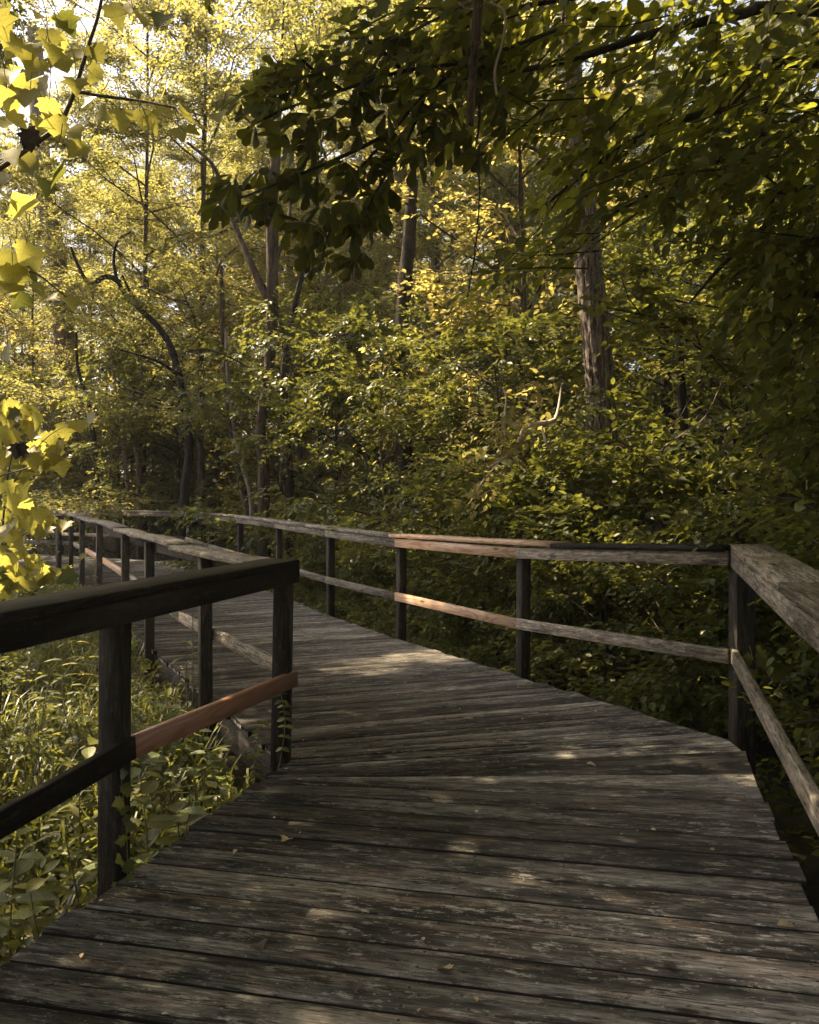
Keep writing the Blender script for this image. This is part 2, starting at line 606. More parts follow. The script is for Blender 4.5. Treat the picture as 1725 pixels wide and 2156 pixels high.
ground = obj('forest_floor', mesh_np('forest_floor', np.stack([GX, GY, GZ], -1).reshape(-1, 3), q, np.full(len(q) // 4, 4), mg, True))
ground['kind'] = 'structure'

# ------------------------------------------------------------------ boardwalk deck
P1 = np.array([1.98, 5.10])                     # right-hand bend
L1 = np.array([-0.735, 4.74])                   # post at the left-hand bend
uR1 = np.array([-0.2588, -0.9659])              # from the bend back towards the camera
uL1 = np.array([-0.2957, -0.9553])
d2 = np.array([-0.4404, 0.8978])                # second stretch, away from the camera
n2_ = np.array([0.8978, 0.4404])                # its right-hand normal
LE = np.array([-0.690, 4.715])                  # deck edge at the left bend
S2R = 16.37                                     # length of the second stretch, right side
A8 = P1 + d2 * S2R
d3 = np.array([-0.866, 0.5])
T2L = 14.75
I7 = LE + d2 * T2L


def zdeck(y):
    return float(np.interp(y, [5.0, 7.25, 9.45, 11.4, 13.5, 16], [0, -0.06, -0.115, -0.127, -0.10, -0.10]))


def lpt(s):
    if s < 0:
        return LE - uL1 * s
    if s <= T2L:
        return LE + d2 * s
    return I7 + d3 * (s - T2L)


def rpt(s):
    if s < 0:
        return P1 + np.array([0.02, 0]) + np.array([-0.25, -0.968]) * (-s)
    if s <= S2R:
        return P1 + d2 * s
    return A8 + d3 * (s - S2R)


def lpt1(s):
    return LE + uL1 * (-s)


def on_line(c, slope, base, u):
    """parameter along base+u*t where it meets y = c + slope*x"""
    return (c + slope * base[0] - base[1]) / (u[1] - slope * u[0])


deck = thing('boardwalk', 'weathered grey plank boardwalk bending left through the wood', 'boardwalk', (0.6, 4.0, 0))
deck['kind'] = 'structure'
bounds = []
slope = -0.2217
ys = [2.435 - 0.187 * k for k in range(18, 0, -1)] + [2.435, 2.62, 2.806, 3.003, 3.207, 3.395, 3.585, 3.779, 3.975]
for i, y0 in enumerate(ys):
    sp = slope + 0.03 * max(0, (y0 - 3.2)) / 0.8
    sL = -on_line(y0, sp, LE, uL1)
    sR = -on_line(y0, sp, P1 + np.array([0.02, 0]), np.array([-0.25, -0.968]))
    bounds.append((sL, sR))
l0, r0 = bounds[-1]
fan1 = [(-0.34, -1.02), (-0.28, -0.80), (-0.24, -0.58), (-0.20, -0.36), (-0.14, -0.16), (-0.05, 0.06), (0.06, 0.27), (0.17, 0.47), (0.28, 0.66), (0.40, 0.85)]
for k in range(1, 2):
    bounds.append((l0 + (fan1[0][0] - l0) * 0.5, r0 + (fan1[0][1] - r0) * 0.5))
bounds += fan1
s = 0.56
while s < T2L - 0.05:
    bounds.append((s, s + 0.50 + 0.22 * min(1, s / 3)))
    s += 0.178
for k in range(1, 12):
    bounds.append((T2L + 0.012 * k, T2L + 0.72 + 0.17 * k))
s = T2L + 0.14
r = T2L + 0.72 + 0.17 * 11
while s < T2L + 9:
    s += 0.185
    r += 0.185
    bounds.append((s, r))


def L_(s):
    return lpt1(s) if s < 0 else lpt(s)


nb = len(bounds)
for i in range(nb - 1):
    (la, ra), (lb, rb) = bounds[i], bounds[i + 1]
    pa, pb, pc, pd = L_(la), rpt(ra), rpt(rb), L_(lb)
    near = pa[1] < 12
    jl, jr = random.uniform(-0.02, 0.02), random.uniform(-0.025, 0.025)
    gap = random.choice([0.005, 0.006, 0.007, 0.008, 0.009, 0.012]) * (1.0 if near else 1.2)
    ax = (pb + pc - pa - pd) / 2
    Ln = np.linalg.norm(ax)
    ax = ax / Ln
    cen = (pa + pb + pc + pd) / 4
    pe = np.array([-ax[1], ax[0]])

    def loc(p):
        v = p - cen
        return np.array([v.dot(ax), v.dot(pe)])
    qa, qb, qc, qd = loc(pa), loc(pb), loc(pc), loc(pd)
    qa[0] -= jl; qd[0] -= jl; qb[0] += jr; qc[0] += jr
    wl = max(qd[1] - qa[1], 0.012)
    wr = max(qc[1] - qb[1], 0.012)
    gl, gr = min(gap, wl * 0.25), min(gap, wr * 0.25)
    qa[1] += gl; qd[1] -= gl; qb[1] += gr; qc[1] -= gr
    th = 0.038
    zb = random.uniform(-0.0025, 0.0025)
    tilt = random.uniform(-0.002, 0.002)
    cl = min(0.005, wl * 0.2)
    cr_ = min(0.005, wr * 0.2)
    V = []
    zl, zr = zdeck((pa[1] + pd[1]) / 2) + zb, zdeck((pb[1] + pc[1]) / 2) + zb
    for (s0, s1, z0, c_) in ((qa, qd, zl, cl), (qb, qc, zr, cr_)):
        V += [(s0[0], s0[1], z0 - th), (s0[0], s0[1], z0 - c_ + tilt), (s0[0], s0[1] + c_, z0 + tilt),
              (s1[0], s1[1] - c_, z0 - tilt), (s1[0], s1[1], z0 - c_ - tilt), (s1[0], s1[1], z0 - th)]
    Lp = []
    for j in range(6):
        k = (j + 1) % 6
        Lp += [j, j + 6, k + 6, k]
    Lp += [5, 4, 3, 2, 1, 0] + [6, 7, 8, 9, 10, 11]
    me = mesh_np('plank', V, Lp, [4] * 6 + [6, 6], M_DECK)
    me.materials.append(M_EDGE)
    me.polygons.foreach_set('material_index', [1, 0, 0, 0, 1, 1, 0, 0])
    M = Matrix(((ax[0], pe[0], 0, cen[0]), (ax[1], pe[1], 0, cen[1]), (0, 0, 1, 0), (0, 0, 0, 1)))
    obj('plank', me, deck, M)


# nail heads, two per joist crossing, on the nearer planks
ng = Geo()
for i in range(nb - 1):
    (la, ra), (lb, rb_) = bounds[i], bounds[i + 1]
    A0, B0, A1, B1 = L_(la), rpt(ra), L_(lb), rpt(rb_)
    if A0[1] > 9 or B0[1] < 1.5:
        continue
    for fx in (0.035, 0.5, 0.965):
        for fy in (0.25, 0.75):
            p = (A0 + (B0 - A0) * fx) * (1 - fy) + (A1 + (B1 - A1) * fx) * fy + np.random.default_rng(i).normal(0, 0.012, 2)
            th_ = np.arange(6) / 6 * 2 * math.pi
            ng.add(np.stack([p[0] + 0.0055 * np.cos(th_), p[1] + 0.0055 * np.sin(th_), np.full(6, zdeck(p[1]) + 0.0055)], 1), np.arange(6), [6])
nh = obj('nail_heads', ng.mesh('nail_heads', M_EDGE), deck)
nh['kind'] = 'stuff'


# joists under the edges
def joist(a, b, za, zb, off):
    side = Vector((b[1] - a[1], a[0] - b[0], 0)).normalized()
    a3 = Vector((a[0], a[1], za - 0.04 - 0.118)) + side * off
    b3 = Vector((b[0], b[1], zb - 0.04 - 0.118)) + side * off
    board('joist', a3, b3, 0.04, 0.232, M_POST, deck, side)


def polyjoist(f, params, off):
    for a, b in zip(params[:-1], params[1:]):
        pa, pb = f(a), f(b)
        joist(pa, pb, zdeck(pa[1]), zdeck(pb[1]), off)


polyjoist(L_, [-6.0, -3.0, -0.12], 0.06)
polyjoist(L_, [0.06, 2.4, 4.9, 7.4, 9.9, 12.4, 14.7, 19], 0.05)
polyjoist(rpt, [-6, -3, -0.1], -0.06)
polyjoist(rpt, [0.1, 2.4, 4.8, 7.0, 9.4, 12, 14, 16.3], -0.06)
mid = lambda s: (L_(s) + rpt(s)) / 2
polyjoist(mid, [-6, -3, -0.3, 2.4, 4.8, 7.2, 9.6, 12, 14.5], 0)


# ------------------------------------------------------------------ railings
def v3(p, z):
    return Vector((p[0], p[1], z))


def post(parent, p, ztop, mat=M_POST, az=0.0, size=0.09, lean=(0, 0), zbot=None, label=None):
    zb = float(ground_z(p[0], p[1])) - 0.15 if zbot is None else zbot
    side = Vector((math.cos(az), -math.sin(az), 0))
    return board('post', Vector((p[0], p[1], zb)), Vector((p[0] + lean[0], p[1] + lean[1], ztop)), size, size, mat, parent, side, label=label)


AZ1L, AZ1R, AZ2 = math.radians(17.2), math.radians(15), math.radians(-26.1)
CAPT, CAPW, RH = 0.040, 0.215, 0.092

# near left railing -------------------------------------------------
nL = np.array([0.9553, -0.2957])                 # towards the deck
r1 = thing('railing', 'dark near left railing with one reddish new board between its posts', 'railing', (-1.2, 3.3, -0.8))
N1 = L1 + uL1 * 1.474
N2 = L1 + uL1 * 3.7
N3 = L1 + uL1 * 5.9
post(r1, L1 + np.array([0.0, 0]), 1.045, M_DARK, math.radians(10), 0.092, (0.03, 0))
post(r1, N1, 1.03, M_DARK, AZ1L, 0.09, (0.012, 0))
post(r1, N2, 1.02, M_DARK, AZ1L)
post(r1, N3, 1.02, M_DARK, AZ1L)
f = 0.045 + 0.020
fa = L1 + nL * f
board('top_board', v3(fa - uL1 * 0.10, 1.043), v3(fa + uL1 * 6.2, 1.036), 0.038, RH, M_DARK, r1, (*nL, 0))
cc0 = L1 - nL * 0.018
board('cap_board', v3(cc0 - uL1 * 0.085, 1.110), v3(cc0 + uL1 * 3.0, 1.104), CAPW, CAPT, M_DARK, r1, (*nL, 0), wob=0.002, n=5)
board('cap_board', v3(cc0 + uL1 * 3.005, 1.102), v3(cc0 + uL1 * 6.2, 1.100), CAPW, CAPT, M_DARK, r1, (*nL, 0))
board('middle_board', v3(fa - uL1 * 0.075, 0.455), v3(fa + uL1 * 1.435, 0.497), 0.038, 0.089, M_RED, r1, (*nL, 0), label='reddish new middle board')
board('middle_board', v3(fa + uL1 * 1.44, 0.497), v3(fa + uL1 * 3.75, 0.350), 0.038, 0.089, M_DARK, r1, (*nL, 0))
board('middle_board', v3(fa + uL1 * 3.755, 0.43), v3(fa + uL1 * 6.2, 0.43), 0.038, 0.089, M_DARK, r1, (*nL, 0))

# far left railing -----------------------------------------------------
nd = n2_.copy()
r2 = thing('railing', 'far left railing with a bowed stepped cap of grey boards on seven posts', 'railing', (-3.5, 10.5, -0.8))
tL = [1.81, 4.41, 6.25, 9.14, 12.0, 14.5]
capz = [1.128, 1.065, 1.045, 1.06, 1.065, 1.085, 1.095]
pL = [L1 + d2 * t for t in tL]
for p, z in zip(pL, capz[1:]):
    post(r2, p, z - CAPT - 0.004, M_POST, AZ2, 0.09, (random.uniform(-0.02, 0.03), 0))
cz = lambda t: float(np.interp(t, [0] + tL, capz))
cl = L1 + nd * 0.03
steps = [(0.02, 2.95, 0.0, -0.01), (2.90, 5.05, 0.014, 0.012), (5.05, 6.75, 0.0, 0.015), (6.75, 9.9, 0.012, 0.02), (9.9, 12.2, 0.0, 0.0), (12.2, 14.6, 0.006, 0.0)]
for (a, b_, dz, sg) in steps:
    board('cap_board', v3(cl + d2 * a, cz(a) - CAPT / 2 + dz - (0.012 if a < 0.1 else 0)), v3(cl + d2 * b_, cz(b_) - CAPT / 2 + dz), 0.205, CAPT, M_RAIL, r2, (*nd, 0), sag=sg, n=7, wob=0.002)
fb = L1 + nd * f
for a, b_ in ((0.1, 4.4), (4.41, 9.1), (9.11, 14.5)):
    board('top_board', v3(fb + d2 * a, cz(a) - CAPT - RH / 2 - 0.01), v3(fb + d2 * b_, cz(b_) - CAPT - RH / 2 - 0.01), 0.036, RH, M_POST, r2, (*nd, 0))
mz = lambda t: float(np.interp(t, [0, 1.8, 4.4, 6.2, 9.1, 12, 14.5], [0.50, 0.375, 0.42, 0.47, 0.485, 0.47, 0.45]))
for a, b_, m_, lb in ((0.09, 3.1, M_RAIL, None), (3.11, 6.2, M_RAIL, None), (6.21, 9.1, M_NEW, 'orange new middle board'), (9.11, 11.8, M_NEW, 'orange new middle board'), (11.81, 14.5, M_RAIL, None)):
    board('middle_board', v3(fb + d2 * a, mz(a)), v3(fb + d2 * b_, mz(b_)), 0.036, 0.089, m_, r2, (*nd, 0), label=lb)

# third stretch, inner side ------------------------------------------
r5 = thing('railing', 'short railing turning left and dipping at the far inner bend of the boardwalk', 'railing', (-8.4, 18.4, -0.8))
Q7 = L1 + d2 * 14.75
n3 = np.array([0.5, 0.866])
for k, z in ((0.35, 1.06), (2.6, 1.0), (4.8, 1.0)):
    post(r5, Q7 + d3 * k, z - CAPT - 0.003, M_POST, math.radians(-60))
board('cap_board', v3(Q7 + n3 * 0.03 - d3 * 0.1, 1.07), v3(Q7 + n3 * 0.03 + d3 * 2.6, 0.985), 0.2, CAPT, M_RAIL, r5, (*n3, 0), sag=-0.015, n=5)
board('cap_board', v3(Q7 + n3 * 0.03 + d3 * 2.61, 0.985), v3(Q7 + n3 * 0.03 + d3 * 6.0, 0.98), 0.2, CAPT, M_RAIL, r5, (*n3, 0))
board('middle_board', v3(Q7 + n3 * f + d3 * 0.1, 0.44), v3(Q7 + n3 * f + d3 * 6.0, 0.42), 0.036, 0.089, M_RAIL, r5, (*n3, 0))

# right railing along the second stretch -----------------------------
r3 = thing('railing', 'long right railing of grey boards patched with fresh pine in one bay', 'railing', (-1.0, 11.5, -0.8))
sR = [0.0, 2.39, 4.82, 7.02, 9.33, 11.7, 14.05, 16.37]
zc = [1.200, 1.087, 1.049, 1.058, 1.098, 1.106, 1.098, 1.100]
zm = [0.513, 0.393, 0.361, 0.345, 0.37, 0.39, 0.42, 0.45]
no = n2_
for s_, z in zip(sR[1:], zc[1:]):
    post(r3, P1 + d2 * s_ + no * 0.047, z - CAPT - 0.003, M_POST, AZ2, 0.09, (random.uniform(0, 0.02), 0))
post(r3, P1 + np.array([0.045, 0.05]), zc[0] - CAPT - 0.003, M_POST, math.radians(-3), 0.118)
ZC = lambda t: float(np.interp(t, sR, zc))
ZM = lambda t: float(np.interp(t, sR, zm))


def hit(px):
    """parameter along the right railing where a sight line crosses it"""
    k = (px - CX) / FOC
    return (k * P1[1] - P1[0]) / (d2[0] - k * d2[1])


jt = [hit(x) for x in (1171, 829, 651, 500, 388)]
capr = [(0.06, jt[0], M_DARK, None), (jt[0], jt[1], M_NEW, 'fresh pine cap board'), (jt[1], jt[2], M_RAIL, None), (jt[2], jt[3], M_RAIL, None), (jt[3], jt[4], M_RAIL, None), (jt[4], S2R + 0.05, M_RAIL, None)]
cR = P1 + no * 0.03
for i, (a, b_, m_, lb) in enumerate(capr):
    ts = [t for t in sR if a + 0.3 < t < b_ - 0.3]
    dz = -0.008 if i == 0 else (0.003 if i == 1 else random.uniform(-0.003, 0.003))
    board('cap_board', v3(cR + d2 * (a + 0.004), ZC(a) - CAPT / 2 + dz), v3(cR + d2 * (b_ - 0.004), ZC(b_) - CAPT / 2 + dz), 0.19, CAPT, m_, r3, (*no, 0), label=lb, n=5, wob=0.002)
fR = P1 - no * 0.019
for i, (a, b_) in enumerate(zip(sR[:-1], sR[1:])):
    m_ = M_NEW if i == 1 else M_RAIL
    a2 = a + (0.05 if i == 0 else -0.02)
    b2 = b_ - 0.025
    board('top_board', v3(fR + d2 * a2, ZC(a) - CAPT - RH / 2 - 0.006), v3(fR + d2 * b2, ZC(b_) - CAPT - RH / 2 - 0.006), 0.038, RH, m_, r3, (*no, 0), label='fresh pine top board' if i == 1 else None)
    board('middle_board', v3(fR + d2 * a2, ZM(a)), v3(fR + d2 * b2, ZM(b_)), 0.038, 0.089, m_, r3, (*no, 0), label='fresh pine middle board' if i == 1 else None)

# right railing beside the camera -----------------------------------
r4 = thing('railing', 'pale grey near right railing leaving the picture at the right edge', 'railing', (1.6, 3.4, -0.8))
nR = np.array([-0.9659, 0.2588])                # towards the deck
Pc = P1 + np.array([0.0, 0.0])
for t_ in (2.62, 5.0):
    post(r4, Pc + uR1 * t_ - nR * 0.047, 1.08, M_POST, AZ1R)
fR1 = Pc + nR * 0.019
z0, z1 = 1.190, 1.128
zz = lambda t: z0 + (z1 - z0) * t / 2.4
capc = Pc - nR * 0.075
board('cap_board', v3(capc - uR1 * 0.13, zz(0) - CAPT / 2), v3(capc + uR1 * 0.72, zz(0.72) - CAPT / 2), 0.225, CAPT, M_RAIL, r4, (*nR, 0), n=3, wob=0.001, skew0=-0.18)
board('cap_board', v3(capc + uR1 * 0.725, zz(0.72) - CAPT / 2 + 0.004), v3(capc + uR1 * 1.75, zz(1.75) - CAPT / 2 + 0.003), 0.232, CAPT, M_RAIL, r4, (*nR, 0))
board('cap_board', v3(capc + uR1 * 1.755, zz(1.75) - CAPT / 2), v3(capc + uR1 * 5.4, zz(3) - CAPT / 2), 0.225, CAPT, M_RAIL, r4, (*nR, 0))
board('top_board', v3(fR1 - uR1 * 0.03, zz(0) - CAPT - RH / 2 - 0.004), v3(fR1 + uR1 * 2.1, zz(2.1) - CAPT - RH / 2 - 0.004), 0.038, RH, M_RAIL, r4, (*nR, 0))
board('top_board', v3(fR1 + uR1 * 2.105, zz(2.1) - CAPT - RH / 2 - 0.004), v3(fR1 + uR1 * 5.4, zz(3) - CAPT - RH / 2 - 0.004), 0.038, RH, M_RAIL, r4, (*nR, 0))
board('middle_board', v3(fR1 - uR1 * 0.05, 0.520), v3(fR1 + uR1 * 5.4, 0.40), 0.038, 0.089, M_RAIL, r4, (*nR, 0))

# third stretch, outer side --------------------------------------------
r6 = thing('railing', 'level grey railing crossing the far end of the boardwalk', 'railing', (-8.5, 21.8, -0.8))
n3o = np.array([0.5, 0.866])
s3 = [2.1, 4.5, 6.9, 9.3]
for s_ in s3:
    post(r6, A8 + d3 * s_ + n3o * 0.047, 1.10 - CAPT - 0.003, M_POST, math.radians(-60))
pr = [0.0] + s3
for a, b_ in zip(pr[:-1], pr[1:]):
    board('cap_board', v3(A8 + n3o * 0.03 + d3 * (a + 0.004), 1.098 - CAPT / 2), v3(A8 + n3o * 0.03 + d3 * (b_ - 0.004), 1.10 - CAPT / 2), 0.19, CAPT, M_RAIL, r6, (*n3o, 0))
    board('top_board', v3(A8 - n3o * 0.019 + d3 * (a + 0.03), 1.10 - CAPT - RH / 2 - 0.005), v3(A8 - n3o * 0.019 + d3 * (b_ - 0.004), 1.10 - CAPT - RH / 2 - 0.005), 0.038, RH, M_RAIL, r6, (*n3o, 0))
    board('middle_board', v3(A8 - n3o * 0.019 + d3 * (a + 0.03), 0.46), v3(A8 - n3o * 0.019 + d3 * (b_ - 0.004), 0.46), 0.038, 0.089, M_RAIL, r6, (*n3o, 0))

#@@VEG@@
# ------------------------------------------------------------------ leaves
def tmpl(verts, faces):
    return (np.array(verts, float), np.concatenate([np.array(f) for f in faces]), np.array([len(f) for f in faces]))


def mirror_leaf(half, bend=0.10, fold=0.10):
    """half: outline points (x, y) of the right side from base to tip; folded along the midrib and drooping at the tip"""
    z = lambda x, y: fold * abs(x) * 2 - bend * y * y
    R = [(x, y, z(x, y)) for x, y in half]
    Lh = [(-x, y, z(x, y)) for x, y in half]
    ys_ = sorted(set([0.0, 0.5, 1.0]))
    mid_ = [(0, y, z(0, y)) for y in ys_]
    V = mid_ + R + Lh
    k = len(half)
    a = 3
    fR, fL = [], []
    for i in range(k - 1):
        m0 = 0 if half[i + 1][1] < 0.3 else 1
        fR.append([m0, a + i, a + i + 1])
        fL.append([m0, a + k + i + 1, a + k + i])
    F = [[0, a, 1]] * 0 + fR + fL
    F += [[1, a + k - 1, 2], [1, 2, a + k + k - 1]]
    # close the fans at the switch of centre
    for i in range(k - 1):
        if half[i][1] < 0.3 <= half[i + 1][1]:
            F += [[0, a + i, 1], [0, 1, a + k + i]]
    return tmpl(V, F)


T_FAR = tmpl([(0, 0, 0), (0.29, 0.45, 0.07), (0, 1, -0.12), (-0.29, 0.45, 0.07)], [[0, 1, 2], [0, 2, 3]])
T_MID = tmpl([(0, 0, 0), (0.25, 0.22, 0.05), (0.27, 0.6, 0.03), (0, 1, -0.14), (-0.27, 0.6, 0.03), (-0.25, 0.22, 0.05)], [[0, 1, 2, 3], [0, 3, 4, 5]])
T_OVATE = mirror_leaf([(0.10, 0.04), (0.23, 0.18), (0.30, 0.38), (0.26, 0.6), (0.15, 0.82)], 0.16, 0.12)
T_OBOV = mirror_leaf([(0.05, 0.06), (0.10, 0.25), (0.19, 0.5), (0.25, 0.72), (0.16, 0.92)], 0.2, 0.16)
T_LANCE = mirror_leaf([(0.05, 0.04), (0.12, 0.2), (0.15, 0.4), (0.11, 0.65), (0.05, 0.85)], 0.22, 0.14)
LOB = [(0.10, -0.09), (0.22, -0.12), (0.30, -0.02), (0.44, 0.02), (0.60, 0.09), (0.53, 0.17), (0.46, 0.23), (0.55, 0.33), (0.68, 0.49), (0.55, 0.47), (0.50, 0.50), (0.38, 0.53), (0.35, 0.62), (0.24, 0.70), (0.20, 0.79), (0.10, 0.89)]
T_LOBED = mirror_leaf(LOB, 0.12, 0.07)
T_LOBS = [mirror_leaf(LOB, 0.25, 0.16), mirror_leaf(LOB, 0.05, 0.22), mirror_leaf([(x * 0.85, y) for x, y in LOB], 0.4, 0.08), mirror_leaf([(x * 1.1, y) for x, y in LOB], -0.12, 0.12)]
T_MAPLE = mirror_leaf([(0.08, -0.05), (0.30, 0.02), (0.22, 0.14), (0.58, 0.42), (0.34, 0.42), (0.22, 0.48), (0.24, 0.7), (0.10, 0.78)], 0.12, 0.07)


def unit(v):
    return v / (np.linalg.norm(v, axis=-1, keepdims=True) + 1e-9)


def frames(D, Nn):
    y = unit(D)
    x = unit(np.cross(y, Nn))
    z = np.cross(x, y)
    return x, y, z


class Leaves:
    def __init__(self):
        self.P, self.D, self.N, self.S = [], [], [], []

    def add(self, P, D, Nn, Sz):
        P = np.atleast_2d(P)
        self.P.append(P); self.D.append(np.broadcast_to(D, P.shape)); self.N.append(np.broadcast_to(Nn, P.shape))
        self.S.append(np.broadcast_to(Sz, (len(P),)))

    def arrays(self):
        return [np.concatenate(a) for a in (self.P, self.D, self.N, self.S)]


def leaf_mesh(name, P, D, Nn, Sz, T, mat):
    tv, tl, ts = T
    x, y, z = frames(D, Nn)
    V = P[:, None, :] + Sz[:, None, None] * (tv[None, :, 0:1] * x[:, None] + tv[None, :, 1:2] * y[:, None] + tv[None, :, 2:3] * z[:, None])
    n = len(P)
    lo = (np.arange(n)[:, None] * len(tv) + tl[None, :]).reshape(-1)
    return mesh_np(name, V.reshape(-1, 3), lo, np.tile(ts, n), mat)


_single = {}


def single_leaf(T, mat):
    k = (id(T[0]), mat.name)
    if k not in _single:
        _single[k] = mesh_np('leaf', T[0], T[1], T[2], mat)
    return _single[k]


def leaf_parts(parent, P, D, Nn, Sz, T, mat, name='leaf', mats=None):
    x, y, z = frames(D, Nn)
    Ts = T if isinstance(T, list) else [T]
    for i in range(len(P)):
        m_ = single_leaf(Ts[i % len(Ts)], mats[i] if mats is not None and mats[i] is not None else mat)
        s_ = Sz[i]
        M = Matrix(((x[i][0] * s_, y[i][0] * s_, z[i][0] * s_, P[i][0]), (x[i][1] * s_, y[i][1] * s_, z[i][1] * s_, P[i][1]),
                    (x[i][2] * s_, y[i][2] * s_, z[i][2] * s_, P[i][2]), (0, 0, 0, 1)))
        obj(name, m_, parent, M)


EYEP = np.array([0, 0, EYE])


def in_view(P, m=0.02):
    k = P[:, 0] / np.maximum(P[:, 1], 0.05)
    v = (EYE - P[:, 2]) / np.maximum(P[:, 1], 0.05)
    return (P[:, 1] > 0.2) & (abs(k) < 0.4846 + m) & (v < (2156 - HY) / FOC + m) & (v > -HY / FOC - m)


def split_leaves(parent, lv, T, mat, nparts, foliage='foliage'):
    """the leaves that show largest become parts, the rest one part of leaves"""
    P, D, Nn, Sz = lv.arrays()
    score = Sz / np.maximum(np.linalg.norm(P - EYEP, axis=1), 0.3) * in_view(P)
    order = np.argsort(-score)
    a, b = order[:nparts], order[nparts:]
    leaf_parts(parent, P[a], D[a], Nn[a], Sz[a], T, mat)
    if len(b):
        o = obj(foliage, leaf_mesh(foliage, P[b], D[b], Nn[b], Sz[b], T, mat), parent)
        o['kind'] = 'stuff'


def sprays(lv, O, D, U, Ln, nl, size, rg, wide=0.9, droop=0.18, jit=0.35):
    """flat leafy twigs: origins O, directions D, upward normals U"""
    m = len(O)
    D = unit(D)
    Sd = unit(np.cross(D, U))
    Un = np.cross(Sd, D)
    k = np.arange(nl)
    t = (k + 0.6) / nl
    side = np.where(k % 2 == 0, 1.0, -1.0)
    side[-1] = 0
    Ln = np.broadcast_to(Ln, (m,))
    P = O[:, None, :] + D[:, None, :] * (t[None, :, None] * Ln[:, None, None]) + rg.normal(0, 0.02, (m, nl, 3))
    P[..., 2] -= droop * t[None, :] ** 2 * Ln[:, None]
    ang = rg.uniform(0.6, 1.15, (m, nl)) * wide
    ld = D[:, None, :] * np.cos(ang)[..., None] + Sd[:, None, :] * (np.sin(ang) * side[None, :])[..., None] + rg.normal(0, 0.16, (m, nl, 3))
    ld[..., 2] -= 0.15
    nn = Un[:, None, :] + rg.normal(0, jit, (m, nl, 3))
    sz = size * rg.uniform(0.65, 1.2, (m, nl)) * (1 - 0.25 * t[None, :])
    lv.add(P.reshape(-1, 3), ld.reshape(-1, 3), nn.reshape(-1, 3), sz.reshape(-1))


